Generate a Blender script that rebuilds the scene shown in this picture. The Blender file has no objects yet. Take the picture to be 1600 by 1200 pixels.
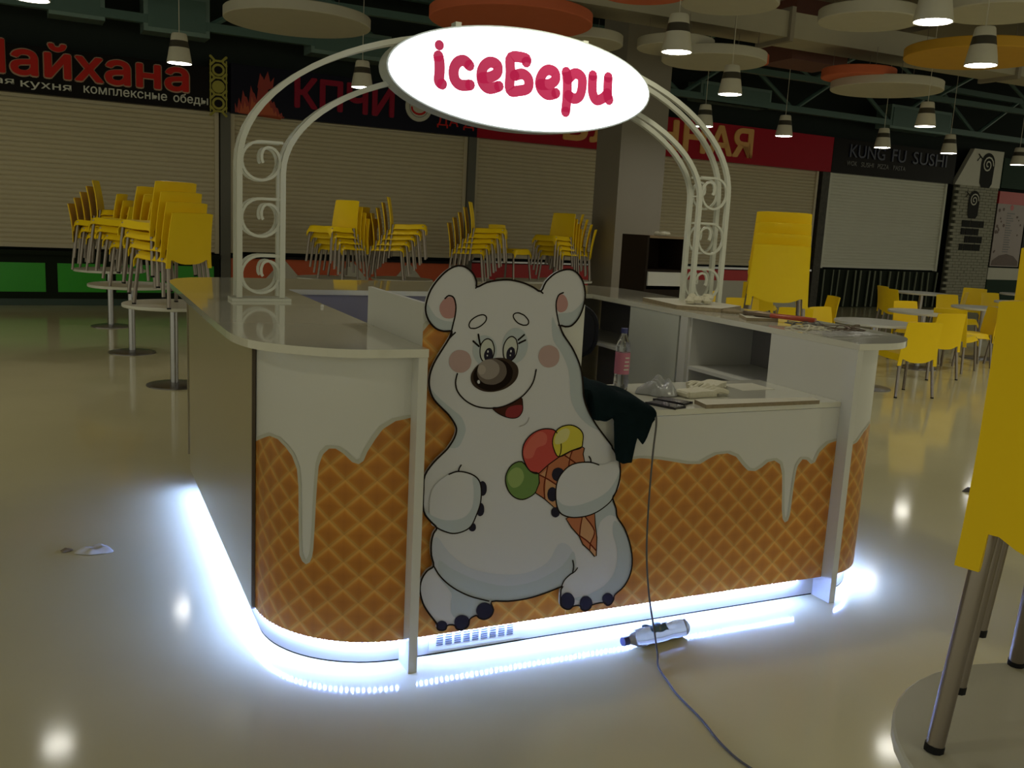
import bpy, bmesh, math, random
from math import sin, cos, pi, radians, sqrt, atan2
from mathutils import Vector, Matrix
from mathutils.geometry import tessellate_polygon

random.seed(7)
C = bpy.context.scene.collection
SC = bpy.context.scene

# ------------------------------------------------------------------ camera
cam_d = bpy.data.cameras.new('camera')
cam = bpy.data.objects.new('camera', cam_d); C.objects.link(cam)
cam_d.sensor_fit = 'HORIZONTAL'; cam_d.sensor_width = 36.0
cam_d.lens = 1454.2 / 1600 * 36.0
cam_d.clip_start = 0.05; cam_d.clip_end = 200
Rt = Vector((0.90537, -0.42150, 0.05148)); Up = Vector((0.02728, 0.17872, 0.98352)); Fw = Vector((0.42375, 0.88905, -0.17330))
m = Matrix((Rt, Up, -Fw)).transposed().to_4x4(); m.translation = Vector((-1.0577, -2.8754, 1.5837))
cam.matrix_world = m
SC.camera = cam

# ------------------------------------------------------------------ view, world, lights
SC.view_settings.view_transform = 'Standard'
SC.view_settings.look = 'None'
SC.view_settings.exposure = 0.0
SC.view_settings.gamma = 1.0
SC.view_settings.use_curve_mapping = False
SC.cycles.use_denoising = True
SC.cycles.max_bounces = 7
SC.cycles.sample_clamp_indirect = 6.0
SC.cycles.caustics_reflective = False
SC.cycles.caustics_refractive = False
w = bpy.data.worlds.new('dim_hall'); SC.world = w; w.use_nodes = True
w.node_tree.nodes['Background'].inputs[0].default_value = (0.97, 0.95, 0.69, 1)
w.node_tree.nodes['Background'].inputs[1].default_value = 0.66

def area_light(name, loc, size, energy, col, rot=(0, 0, 0)):
    l = bpy.data.lights.new(name, 'AREA'); l.shape = 'DISK'; l.size = size; l.energy = energy; l.color = col
    o = bpy.data.objects.new(name, l); C.objects.link(o); o.location = loc; o.rotation_euler = rot
    return o
# unseen hall lamps, plus fill lights added to brighten the kiosk and right floor
for i, (x, y, e) in enumerate(((-3.2, -1.2, 0.9), (1.2, -3.4, 0.6), (1.3, 1.0, 0.8), (-3.5, 3.6, 1.3), (4.6, -1.6, 1.0), (-4.0, 8.5, 1.3), (7.6, 1.0, 1.9), (9.8, 3.4, 1.9))):
    area_light('hall_and_fill_light', (x, y, 3.0), 0.24, 12 * e, (1.0, 0.95, 0.70))

# ------------------------------------------------------------------ materials
def srgb(r, g, b):
    f = lambda c: (c / 255 / 12.92) if c / 255 <= 0.04045 else ((c / 255 + 0.055) / 1.055) ** 2.4
    return (f(r), f(g), f(b), 1)
MATS = {}
def mat(name, col, rough=0.5, metal=0.0, coat=0.0, var=0.06, scale=6.0, bump=0.0, emit=None, es=0.0, trans=0.0, alpha=1.0, spec=0.5):
    if name in MATS: return MATS[name]
    m = bpy.data.materials.new(name); m.use_nodes = True
    nt = m.node_tree; b = nt.nodes['Principled BSDF']
    b.inputs['Roughness'].default_value = rough; b.inputs['Metallic'].default_value = metal
    b.inputs['Coat Weight'].default_value = coat; b.inputs['Specular IOR Level'].default_value = spec
    b.inputs['Transmission Weight'].default_value = trans; b.inputs['Alpha'].default_value = alpha
    tc = nt.nodes.new('ShaderNodeTexCoord'); nz = nt.nodes.new('ShaderNodeTexNoise')
    nz.inputs['Scale'].default_value = scale; nz.inputs['Detail'].default_value = 4
    nt.links.new(tc.outputs['Object'], nz.inputs['Vector'])
    mx = nt.nodes.new('ShaderNodeMix'); mx.data_type = 'RGBA'
    mx.inputs['A'].default_value = tuple(min(1, c * (1 - var)) for c in col[:3]) + (1,)
    mx.inputs['B'].default_value = tuple(min(1, c * (1 + var)) for c in col[:3]) + (1,)
    nt.links.new(nz.outputs['Fac'], mx.inputs['Factor'])
    nt.links.new(mx.outputs['Result'], b.inputs['Base Color'])
    if bump:
        bp = nt.nodes.new('ShaderNodeBump'); bp.inputs['Strength'].default_value = bump; bp.inputs['Distance'].default_value = 0.01
        nt.links.new(nz.outputs['Fac'], bp.inputs['Height']); nt.links.new(bp.outputs['Normal'], b.inputs['Normal'])
    if emit:
        b.inputs['Emission Color'].default_value = emit; b.inputs['Emission Strength'].default_value = es
    MATS[name] = m
    return m

M_floor = mat('polished_floor', (0.66, 0.61, 0.385, 1), 0.10, var=0.08, scale=1.3, spec=0.24)
nt = M_floor.node_tree; b = nt.nodes['Principled BSDF']
nz2 = nt.nodes.new('ShaderNodeTexNoise'); nz2.inputs['Scale'].default_value = 3.5; nz2.inputs['Detail'].default_value = 6
mr = nt.nodes.new('ShaderNodeMapRange'); mr.inputs['To Min'].default_value = 0.05; mr.inputs['To Max'].default_value = 0.15
nt.links.new(nz2.outputs['Fac'], mr.inputs['Value']); nt.links.new(mr.outputs['Result'], b.inputs['Roughness'])

M_white = mat('white_laminate', (0.60, 0.60, 0.58, 1), 0.38, var=0.02)
M_edge = mat('grey_white_edge', (0.52, 0.54, 0.50, 1), 0.4, var=0.03)
M_top = mat('polished_worktop', (0.62, 0.61, 0.54, 1), 0.10, coat=0.5, var=0.03, scale=40)
M_tan = mat('tan_laminate', (0.34, 0.29, 0.17, 1), 0.28, var=0.05, scale=2)
M_bluish_shade = mat('panel_in_bluish_shade', (0.25, 0.235, 0.29, 1), 0.5)  # bluish shade inside the kiosk, put into the panel colour
M_dark = mat('dark_gap', (0.02, 0.02, 0.02, 1), 0.6, spec=0.08)
M_yellow = mat('yellow_plastic', (0.95, 0.66, 0.008, 1), 0.42, spec=0.3, var=0.04, scale=3)
M_alu = mat('brushed_aluminium', (0.27, 0.235, 0.21, 1), 0.33, metal=0.85, var=0.05)
M_steel = mat('satin_steel', (0.42, 0.42, 0.45, 1), 0.28, metal=0.9)
M_steeld = mat('dark_steel_base', (0.20, 0.19, 0.19, 1), 0.3, metal=0.8)
M_black = mat('black_plastic', (0.008, 0.008, 0.010, 1), 0.6, spec=0.2)
M_ttop = mat('white_tabletop', (0.62, 0.62, 0.56, 1), 0.3)
M_arch = mat('white_painted_metal', (0.60, 0.61, 0.55, 1), 0.35)
M_shut = mat('shutter_slats_paint', (0.60, 0.53, 0.38, 1), 0.45, var=0.05, scale=1.5)
M_shutc = mat('shutter_slats_pale', (0.76, 0.76, 0.68, 1), 0.45, var=0.05, scale=1.5)
M_sblk = mat('sign_black', (0.010, 0.008, 0.008, 1), 0.35, spec=0.08)
M_sred = mat('sign_red', (0.42, 0.012, 0.030, 1), 0.4, spec=0.08)
M_sblu = mat('sign_dark_blue', (0.012, 0.012, 0.026, 1), 0.35, spec=0.08)
M_letr = mat('letter_red', (0.62, 0.03, 0.025, 1), 0.4, spec=0.08)
M_letw = mat('letter_white', (0.75, 0.75, 0.70, 1), 0.5)
M_leto = mat('letter_outline', (0.50, 0.34, 0.24, 1), 0.5, spec=0.08)
M_letg = mat('letter_gold', (0.80, 0.40, 0.10, 1), 0.4)
M_green = mat('green_panel', (0.020, 0.36, 0.008, 1), 0.35)
M_gfrm = mat('black_green_frame', (0.010, 0.016, 0.008, 1), 0.5, spec=0.08)
M_orange = mat('orange_red_panel', (0.70, 0.12, 0.035, 1), 0.4)
M_cream = mat('cream_white_panel', (0.62, 0.60, 0.52, 1), 0.5)
M_rred = mat('deep_red_panel', (0.55, 0.016, 0.024, 1), 0.4)
M_post = mat('grey_post', (0.12, 0.12, 0.10, 1), 0.5)
M_conc = mat('painted_concrete', (0.30, 0.27, 0.22, 1), 0.8, var=0.10, scale=2, bump=0.1)
M_pil = mat('grey_pillar', (0.28, 0.255, 0.22, 1), 0.6, var=0.04, scale=2)
M_teal = mat('teal_steelwork', (0.09, 0.17, 0.16, 1), 0.5)
M_tealm = mat('foil_insulation', (0.20, 0.30, 0.28, 1), 0.3, metal=0.3, scale=4, bump=0.6)
M_wallb = mat('dark_back_wall', (0.028, 0.036, 0.034, 1), 0.8, spec=0.08)
M_duct = mat('cream_duct', (0.42, 0.39, 0.30, 1), 0.6)
M_dw = mat('disc_white', (0.52, 0.50, 0.43, 1), 0.8)
M_do = mat('disc_orange', (0.62, 0.14, 0.06, 1), 0.8)
M_dy = mat('disc_yellow', (0.62, 0.34, 0.03, 1), 0.8)
M_shade = mat('lamp_shade_white', (0.60, 0.58, 0.50, 1), 0.4)
M_shband = mat('lamp_band_dark', (0.05, 0.045, 0.035, 1), 0.4)
M_emit = mat('lamp_diffuser', (1, 1, 1, 1), 0.5, emit=(1.0, 0.97, 0.86, 1), es=30)
M_led = mat('led_emitter', (1, 1, 1, 1), 0.5, emit=(0.26, 0.40, 1.0, 1), es=230)
M_face = mat('lightbox_face', (1, 1, 1, 1), 0.4, emit=(0.93, 0.97, 1.0, 1), es=3.2)
M_pink = mat('backlit_letter', (0.30, 0.01, 0.06, 1), 0.4, emit=(0.60, 0.030, 0.11, 1), es=0.50)
M_dkwood = mat('black_brown_board', (0.020, 0.013, 0.010, 1), 0.45, spec=0.08)
M_bamb = mat('bamboo_pole', (0.20, 0.23, 0.16, 1), 0.4)
M_dgrn = mat('dark_green_board', (0.008, 0.035, 0.02, 1), 0.5, spec=0.08)
M_brick = mat('white_brick', (0.40, 0.39, 0.32, 1), 0.8, var=0.12, scale=9)
M_mort = mat('grey_mortar', (0.15, 0.15, 0.12, 1), 0.9)
M_grey = mat('grey_print', (0.30, 0.28, 0.27, 1), 0.6)
M_pet = mat('clear_pet', (0.93, 0.95, 0.98, 1), 0.06, trans=0.92, spec=0.5)
M_petb = mat('frosted_pet', (0.92, 0.94, 1.0, 1), 0.15, trans=0.75)
M_capb = mat('blue_cap', (0.02, 0.025, 0.16, 1), 0.35)
M_lab = mat('pink_label', (0.50, 0.16, 0.24, 1), 0.5)
M_labb = mat('blue_label', (0.07, 0.13, 0.20, 1), 0.5)
M_cloth = mat('dark_teal_fabric', (0.005, 0.012, 0.015, 1), 1.0, var=0.3, scale=20, bump=0.3, spec=0.05)
M_phone = mat('phone_body', (0.015, 0.013, 0.02, 1), 0.2)
M_screen = mat('phone_screen', (0.05, 0.035, 0.06, 1), 0.08)
M_glove = mat('work_glove_cotton', (0.60, 0.57, 0.46, 1), 0.9, bump=0.5, scale=60)
M_bag = mat('plastic_bag_film', (0.66, 0.68, 0.72, 1), 0.2, trans=0.45, bump=0.2)
M_board = mat('offcut_board_face', (0.62, 0.59, 0.50, 1), 0.5)
M_chip = mat('chipboard_edge', (0.24, 0.19, 0.12, 1), 0.8, var=0.3, scale=60)
M_wire = mat('grey_cable', (0.08, 0.075, 0.075, 1), 0.5)
M_redh = mat('red_handle', (0.32, 0.04, 0.012, 1), 0.35)
M_toolm = mat('tool_steel', (0.15, 0.11, 0.08, 1), 0.4, metal=0.7)
M_film = mat('clear_film', (0.7, 0.7, 0.72, 1), 0.15, alpha=0.35)
M_paper = mat('crumpled_paper', (0.55, 0.53, 0.46, 1), 0.8)
M_trash = mat('dark_scrap', (0.05, 0.04, 0.03, 1), 0.6)
# bear print colours
BC = {'w': (0.58, 0.585, 0.64), 'k': (0.015, 0.010, 0.008), 'k2': (0.022, 0.020, 0.035), 'sh': (0.43, 0.48, 0.54), 'sh2': (0.49, 0.52, 0.61),
      'pk': (0.45, 0.24, 0.24), 'ck': (0.43, 0.30, 0.30), 'ew': (0.50, 0.52, 0.50), 'n0': (0.012, 0.007, 0.005), 'n1': (0.045, 0.030, 0.022),
      'n2': (0.14, 0.115, 0.105), 'n3': (0.27, 0.235, 0.225), 'n4': (0.36, 0.31, 0.29), 'mo': (0.055, 0.018, 0.012), 'to': (0.24, 0.035, 0.04),
      'gr': (0.30, 0.28, 0.27), 'gn': (0.13, 0.23, 0.06), 'gl': (0.26, 0.36, 0.12), 'rd': (0.48, 0.06, 0.05), 'rl': (0.56, 0.12, 0.09),
      'ye': (0.58, 0.50, 0.05), 'yl': (0.60, 0.56, 0.24), 'co': (0.42, 0.14, 0.06), 'cl': (0.50, 0.26, 0.13), 'br': (0.12, 0.02, 0.01)}
BM = {k: mat('print_ink_' + k, v + (1,), 0.5, var=0.02, scale=3, spec=0.25 if sum(v) > 0.4 else 0.05) for k, v in BC.items()}

def waffle_mat():
    m = bpy.data.materials.new('printed_waffle'); m.use_nodes = True; nt = m.node_tree; b = nt.nodes['Principled BSDF']
    b.inputs['Roughness'].default_value = 0.36
    N = nt.nodes.new; Lk = nt.links.new
    uv = N('ShaderNodeUVMap'); sep = N('ShaderNodeSeparateXYZ'); Lk(uv.outputs[0], sep.inputs[0])
    def M(op, a, b2=None, c=None):
        n = N('ShaderNodeMath'); n.operation = op
        for i, v in enumerate((a, b2, c)):
            if v is None: continue
            if isinstance(v, (int, float)): n.inputs[i].default_value = v
            else: Lk(v, n.inputs[i])
        return n.outputs[0]
    u = M('MULTIPLY', sep.outputs[0], 1 / 0.108); v = M('MULTIPLY', sep.outputs[1], 1 / 0.098)
    p = M('ADD', u, v); q = M('SUBTRACT', u, v)
    fp = M('ABSOLUTE', M('SUBTRACT', M('FRACT', p), 0.5)); fq = M('ABSOLUTE', M('SUBTRACT', M('FRACT', q), 0.5))
    d = M('MAXIMUM', fp, fq)                               # 0.5 on the ribs, 0 in the middle of a cell
    ramp = N('ShaderNodeValToRGB'); Lk(d, ramp.inputs[0])
    e = ramp.color_ramp.elements
    e[0].position = 0.0; e[0].color = (0.40, 0.14, 0.014, 1)
    e[1].position = 0.46; e[1].color = (0.56, 0.29, 0.060, 1)
    for pos, col in ((0.25, (0.45, 0.165, 0.016, 1)), (0.37, (0.52, 0.20, 0.020, 1)), (0.42, (0.56, 0.27, 0.048, 1))):
        x = e.new(pos); x.color = col
    # facets of the pressed cells: printed darker on one side
    sd = M('SUBTRACT', M('FRACT', p), M('FRACT', q)); sd = M('MULTIPLY', sd, 0.22); sd = M('ADD', sd, 0.95)
    tc = N('ShaderNodeTexCoord'); nz = N('ShaderNodeTexNoise'); nz.inputs['Scale'].default_value = 1.6; Lk(tc.outputs['Object'], nz.inputs['Vector'])
    nzv = M('ADD', M('MULTIPLY', nz.outputs['Fac'], 0.5), 0.75)
    mul = N('ShaderNodeVectorMath'); mul.operation = 'SCALE'; Lk(ramp.outputs[0], mul.inputs[0]); Lk(M('MULTIPLY', sd, nzv), mul.inputs['Scale'])
    Lk(mul.outputs[0], b.inputs['Base Color'])
    return m
M_waf = waffle_mat()

# ------------------------------------------------------------------ mesh helpers
class MB:
    def __init__(s): s.v = []; s.f = []; s.mi = []; s.mats = []; s.uv = None
    def m(s, mt):
        if mt not in s.mats: s.mats.append(mt)
        return s.mats.index(mt)
    def add(s, vs, fs, mt):
        o = len(s.v); s.v += [tuple(v) for v in vs]; k = s.m(mt)
        for f in fs: s.f.append(tuple(i + o for i in f)); s.mi.append(k)
        return s
    def box(s, x0, x1, y0, y1, z0, z1, mt, rz=0.0, piv=None):
        vs = [(x, y, z) for z in (z0, z1) for x, y in ((x0, y0), (x1, y0), (x1, y1), (x0, y1))]
        if rz:
            px, py = piv or ((x0 + x1) / 2, (y0 + y1) / 2); c, t = cos(rz), sin(rz)
            vs = [(px + (x - px) * c - (y - py) * t, py + (x - px) * t + (y - py) * c, z) for x, y, z in vs]
        return s.add(vs, [(3, 2, 1, 0), (4, 5, 6, 7), (0, 1, 5, 4), (1, 2, 6, 5), (2, 3, 7, 6), (3, 0, 4, 7)], mt)
    def tube(s, pts, r, mt, n=8, close=False, cap=True, flat=1.0):
        pts = [Vector(p) for p in pts]; rr = r if isinstance(r, (list, tuple)) else [r] * len(pts)
        vs = []; prev = None; N = len(pts)
        for i, p in enumerate(pts):
            a = pts[(i - 1) % N] if (i or close) else p; b = pts[(i + 1) % N] if (i < N - 1 or close) else p
            d = (b - a)
            d = d.normalized() if d.length > 1e-9 else Vector((0, 0, 1))
            if prev is None:
                up = Vector((0, 1, 0)) if abs(d.y) < 0.9 else Vector((1, 0, 0))
                x = d.cross(up).normalized()
            else:
                x = (prev - d * prev.dot(d)); x = x.normalized() if x.length > 1e-6 else d.orthogonal().normalized()
            prev = x; y = d.cross(x)
            for k in range(n):
                t = 2 * pi * (k + 0.5) / n
                vs.append(p + (x * cos(t) + y * sin(t) * flat) * rr[i])
        fs = []
        for i in range(N if close else N - 1):
            for k in range(n):
                a = i * n + k; b = i * n + (k + 1) % n; j = ((i + 1) % N) * n
                fs.append((a, b, j + (k + 1) % n, j + k))
        if cap and not close:
            fs.append(tuple(range(n))[::-1]); fs.append(tuple((N - 1) * n + k for k in range(n)))
        return s.add(vs, fs, mt)
    def lathe(s, prof, mt, n=24, c=(0, 0, 0), cap=True):
        vs = []
        for r, z in prof:
            for k in range(n):
                t = 2 * pi * k / n; vs.append((c[0] + r * cos(t), c[1] + r * sin(t), c[2] + z))
        fs = []
        for i in range(len(prof) - 1):
            for k in range(n):
                a = i * n + k; b = i * n + (k + 1) % n
                fs.append((a, b, b + n, a + n))
        if cap: fs.append(tuple(range(n))[::-1]); fs.append(tuple((len(prof) - 1) * n + k for k in range(n)))
        return s.add(vs, fs, mt)
    def prism(s, poly, z0, z1, mt, axis='z'):
        """poly in the plane, extruded; axis y: poly is (x, z), extruded y z0..z1"""
        n = len(poly)
        if axis == 'z': g = lambda p, h: (p[0], p[1], h)
        elif axis == 'y': g = lambda p, h: (p[0], h, p[1])
        else: g = lambda p, h: (h, p[0], p[1])
        vs = [g(p, z0) for p in poly] + [g(p, z1) for p in poly]
        tri = tessellate_polygon([[Vector((p[0], p[1], 0)) for p in poly]])
        fs = [tuple(t) for t in tri] + [tuple(i + n for i in reversed(t)) for t in tri]
        fs += [(i, (i + 1) % n, n + (i + 1) % n, n + i) for i in range(n)]
        return s.add(vs, fs, mt)
    def flat(s, poly, y, mt):
        tri = tessellate_polygon([[Vector((p[0], p[1], 0)) for p in poly]])
        return s.add([(p[0], y, p[1]) for p in poly], [tuple(t) for t in tri], mt)
    def build(s, name, parent=None, smooth=False, recalc=True):
        me = bpy.data.meshes.new(name); me.from_pydata(s.v, [], s.f)
        for mt in s.mats: me.materials.append(mt)
        me.polygons.foreach_set('material_index', s.mi)
        if recalc:
            bm = bmesh.new(); bm.from_mesh(me); bmesh.ops.recalc_face_normals(bm, faces=bm.faces); bm.to_mesh(me); bm.free()
        if smooth:
            me.polygons.foreach_set('use_smooth', [True] * len(me.polygons))
            try: me.set_sharp_from_angle(angle=radians(38))
            except Exception: pass
        me.update()
        o = bpy.data.objects.new(name, me); C.objects.link(o)
        if parent is not None: o.parent = parent
        return o

def tag(o, label=None, cat=None, group=None, kind=None):
    if label: o['label'] = label
    if cat: o['category'] = cat
    if group: o['group'] = group
    if kind: o['kind'] = kind
    return o
def thing(name, label, cat, loc=(0, 0, 0), rz=0.0, group=None):
    o = bpy.data.objects.new(name, None); C.objects.link(o); o.location = loc; o.rotation_euler = (0, 0, rz)
    o.empty_display_size = 0.1
    return tag(o, label, cat, group)
def kids(o): return [c for c in C.objects if c.parent == o]
CH = {}
def dup(root, loc, rz, label=None, group=None):
    r = root.copy(); C.objects.link(r); r.location = loc; r.rotation_euler = (0, 0, rz)
    if label: r['label'] = label
    if group: r['group'] = group
    if root not in CH: CH[root] = [(c, kids(c)) for c in kids(root)]
    for ch, gs in CH[root]:
        c = ch.copy(); C.objects.link(c); c.parent = r
        for g in gs:
            d = g.copy(); C.objects.link(d); d.parent = c
    return r
def smooth_pts(pts, closed=True, k=4):
    n = len(pts); out = []
    rng = range(n if closed else n - 1)
    for i in rng:
        P = [pts[(i + j - 1) % n] if closed else pts[min(max(i + j - 1, 0), n - 1)] for j in range(4)]
        for s in range(k):
            t = s / k
            out.append(tuple(0.5 * (2 * P[1][a] + (P[2][a] - P[0][a]) * t + (2 * P[0][a] - 5 * P[1][a] + 4 * P[2][a] - P[3][a]) * t * t + (3 * P[1][a] - P[0][a] - 3 * P[2][a] + P[3][a]) * t ** 3) for a in range(len(pts[0]))))
    if not closed: out.append(tuple(pts[-1]))
    return out
def ribbon(mb, pts, w, y, mt, closed=False):
    """flat stroke of width w in the x-z plane with round ends"""
    n = len(pts); vs = []; fs = []
    for i, p in enumerate(pts):
        a = pts[i - 1] if (i or closed) else p; b = pts[(i + 1) % n] if (i < n - 1 or closed) else p
        dx, dz = b[0] - a[0], b[1] - a[1]; l = sqrt(dx * dx + dz * dz) or 1e-6; nx, nz = -dz / l * w / 2, dx / l * w / 2
        vs += [(p[0] + nx, y, p[1] + nz), (p[0] - nx, y, p[1] - nz)]
    for i in range(n if closed else n - 1):
        j = (i + 1) % n; fs.append((2 * i, 2 * i + 1, 2 * j + 1, 2 * j))
    mb.add(vs, fs, mt)
    if not closed:
        for p in (pts[0], pts[-1]):
            c = [(p[0] + w / 2 * cos(t * pi / 5), y, p[1] + w / 2 * sin(t * pi / 5)) for t in range(10)]
            mb.add(c, [tuple(range(10))], mt)

def glyph_loops(txt):
    cu = bpy.data.curves.new('glyphs', 'FONT'); cu.body = txt; cu.resolution_u = 3; cu.fill_mode = 'NONE'
    t = bpy.data.objects.new('glyphs', cu); C.objects.link(t)
    me = bpy.data.meshes.new_from_object(t.evaluated_get(bpy.context.evaluated_depsgraph_get()))
    nb = {}
    for e in me.edges:
        a, b = e.vertices; nb.setdefault(a, []).append(b); nb.setdefault(b, []).append(a)
    co = [(v.co.x, v.co.y) for v in me.vertices]; seen = set(); loops = []
    for st in nb:
        if st in seen: continue
        lp = [st]; seen.add(st); cur = st
        while True:
            nx = [q for q in nb[cur] if q not in seen]
            if not nx: break
            cur = nx[0]; seen.add(cur); lp.append(cur)
        p = []
        for i in lp:
            if not p or (co[i][0] - p[-1][0]) ** 2 + (co[i][1] - p[-1][1]) ** 2 > 1e-8: p.append(co[i])
        if len(p) > 2: loops.append(p)
    C.objects.unlink(t); bpy.data.objects.remove(t); bpy.data.meshes.remove(me)
    return loops
def inside(pt, poly):
    x, y = pt; r = False
    for (x0, y0), (x1, y1) in zip(poly, poly[1:] + poly[:1]):
        if (y0 > y) != (y1 > y) and x < (x1 - x0) * (y - y0) / (y1 - y0) + x0: r = not r
    return r
def text_mesh(name, txt, x0, x1, z0, z1, depth, mt, parent, bold=0.0):
    """letters extruded and fitted to a box in the local x-z plane, front at y = -depth"""
    loops = glyph_loops(txt)
    if bold > 0:                       # heavier strokes: shifted copies of every letter
        sh = [(bold * cos(k * pi / 4), bold * sin(k * pi / 4)) for k in range(8)] + [(0, 0)]
    else: sh = [(0, 0)]
    xs = [p[0] for l in loops for p in l]; ys = [p[1] for l in loops for p in l]
    ax, bx, ay, by = min(xs) - bold, max(xs) + bold, min(ys) - bold, max(ys) + bold
    within = lambda l, o: all(inside(p, o) for p in l)      # parts of a letter may overlap: a hole lies wholly inside
    lev = [sum(within(l, o) for o in loops if o is not l) for l in loops]
    mb = MB()
    for i, l in enumerate(loops):
        if lev[i] % 2: continue
        holes = [o for j, o in enumerate(loops) if lev[j] == lev[i] + 1 and within(o, l)]
        for kk, (dx, dy) in enumerate(sh):
            rings = [[Vector((p[0] + dx + random.uniform(-4e-4, 4e-4), p[1] + dy + random.uniform(-4e-4, 4e-4), 0)) for p in r] for r in [l] + holes]
            tri = tessellate_polygon(rings); flat = [p for r in rings for p in r]; n = len(flat)
            f = lambda p, y: (x0 + (x1 - x0) * (p.x - ax) / (bx - ax), y, z0 + (z1 - z0) * (p.y - ay) / (by - ay))
            vs = [f(p, -depth - 0.0004 * kk) for p in flat] + [f(p, 0.0) for p in flat]; fs = [tuple(t) for t in tri]; o = 0
            for r in rings:
                m_ = len(r); fs += [(o + k, o + (k + 1) % m_, o + (k + 1) % m_ + n, o + k + n) for k in range(m_)]; o += m_
            mb.add(vs, fs, mt)
    return mb.build(name, parent, recalc=False)

# ================================================================== SETTING
def struct(name, mb, **k): return tag(mb.build(name, **k), kind='structure')
fl = MB().box(-14, 32, -10, 20, -0.1, 0, M_floor); struct('floor', fl)
M_ceil = mat('dark_ceiling_slab', (0.30, 0.27, 0.20, 1), 0.9, var=0.15, scale=0.8)
M_ceild = mat('dark_void_ceiling', (0.035, 0.038, 0.034, 1), 0.9)
cl = MB().box(-14, 32, -10, 8.6, 4.75, 5.0, M_ceil).box(-14, 32, 8.6, 20, 5.9, 6.1, M_ceild).box(-14, 32, 8.4, 8.6, 4.9, 6.1, M_ceild)
struct('ceiling', cl)
WA = 0.0587
def WP(x, d=0.0): return (x * cos(WA) + d * sin(WA), 12.51 + x * sin(WA) - d * cos(WA), 0)
def wroot(name, label, cat, x, d=0.0, group=None): return thing(name, label, cat, WP(x, d), WA, group)
wb = MB().box(-14, 30, 0.25, 0.4, 0, 6.0, M_wallb)
o = struct('wall_back', wb); o.location = (0, 12.51, 0); o.rotation_euler = (0, 0, WA)

# pillar
pl = MB().box(6.44, 7.25, 9.5, 10.22, 0, 4.9, M_pil).box(6.42, 7.27, 9.48, 10.24, 0, 0.12, M_conc)
tag(pl.build('pillar'), 'square grey concrete pillar behind the kiosk, reaching the ceiling', 'pillar', kind='structure')

# ceiling beams, cream ducts and teal steelwork over the storefronts
db = MB().box(3.6, 24, 6.55, 7.1, 3.95, 4.25, M_duct)
for x in (6.9, 11.0, 15.2, 19.5): db.box(x, x + 0.06, 6.5, 7.15, 3.9, 4.3, M_conc)
tag(db.build('air_duct'), 'long cream rectangular duct with joints under the ceiling, right of the lit sign', 'duct')
db = MB().box(7.6, 24, 4.6, 5.0, 4.25, 4.75, M_conc)
tag(db.build('ceiling_beam'), None, None, kind='structure')
for i, (x, y0, y1, r) in enumerate(((5.2, 3.0, 8.3, 0.045), (9.2, 2.0, 8.3, 0.035))):
    tag(MB().tube([(x, y0, 4.45), (x + 0.4, y1, 4.45)], r, M_conc).build('ceiling_pipe', smooth=True),
        ('grey pipe under the ceiling beside the orange disc', 'thin grey pipe under the ceiling above the white discs')[i], 'pipe')
tr = thing('roof_truss', 'dark teal steel truss with diagonal struts above the shop signs', 'truss', WP(0, 0.6), WA)
for z, h in ((4.05, 0.12), (4.95, 0.12)):
    MB().box(-7, 26, -0.06, 0.06, z, z + h, M_teal).build('chord', tr)
for i in range(22):
    x = -6.5 + i * 1.45; a, b2 = (4.1, 5.0) if i % 2 else (5.0, 4.1)
    MB().tube([(x, 0, a), (x + 1.45, 0, b2)], 0.045, M_teal, n=6).build('strut', tr)
tr2 = thing('roof_truss', 'teal steel joist nearer the ceiling slab, running across the hall', 'truss', (0, 10.4, 0), 0.03)
for z in (4.3, 5.1): MB().box(-7, 26, -0.05, 0.05, z, z + 0.1, M_teal).build('chord', tr2)
for i in range(20):
    x = -6.5 + i * 1.6; a, b2 = (4.35, 5.15) if i % 2 else (5.15, 4.35)
    MB().tube([(x, 0, a), (x + 1.6, 0, b2)], 0.035, M_teal, n=6).build('strut', tr2)
for i, (x, wd, z, h) in enumerate(((-1.3, 0.7, 4.0, 0.5), (-0.1, 0.9, 3.95, 0.55), (2.3, 1.3, 3.95, 0.4), (9.9, 1.8, 4.05, 0.35), (15.2, 2.0, 4.0, 0.5))):
    mb = MB().box(0, wd, -0.3, 0.1, z, z + h, M_tealm).box(0.06, wd - 0.06, -0.32, -0.3, z + 0.06, z + h - 0.06, M_teal)
    o = mb.build('air_unit'); o.location = WP(x, 0.35); o.rotation_euler = (0, 0, WA)
    tag(o, ('foil-wrapped air unit above the left end of the black sign with red letters', 'wider foil-wrapped air unit above the middle of the black sign with red letters',
            'foil-wrapped air unit above the flame sign', 'foil-wrapped air unit above the red sign', 'foil-wrapped air unit above the black sign at right')[i], 'air unit', 'air units above the signs')
tag(MB().box(7.9, 8.9, 7.6, 8.3, 3.95, 4.749, mat('dull_red_box', (0.16, 0.06, 0.045, 1), 0.6)).build('speaker_box'), 'dull red box under the ceiling left of the small orange disc', 'box')

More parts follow.
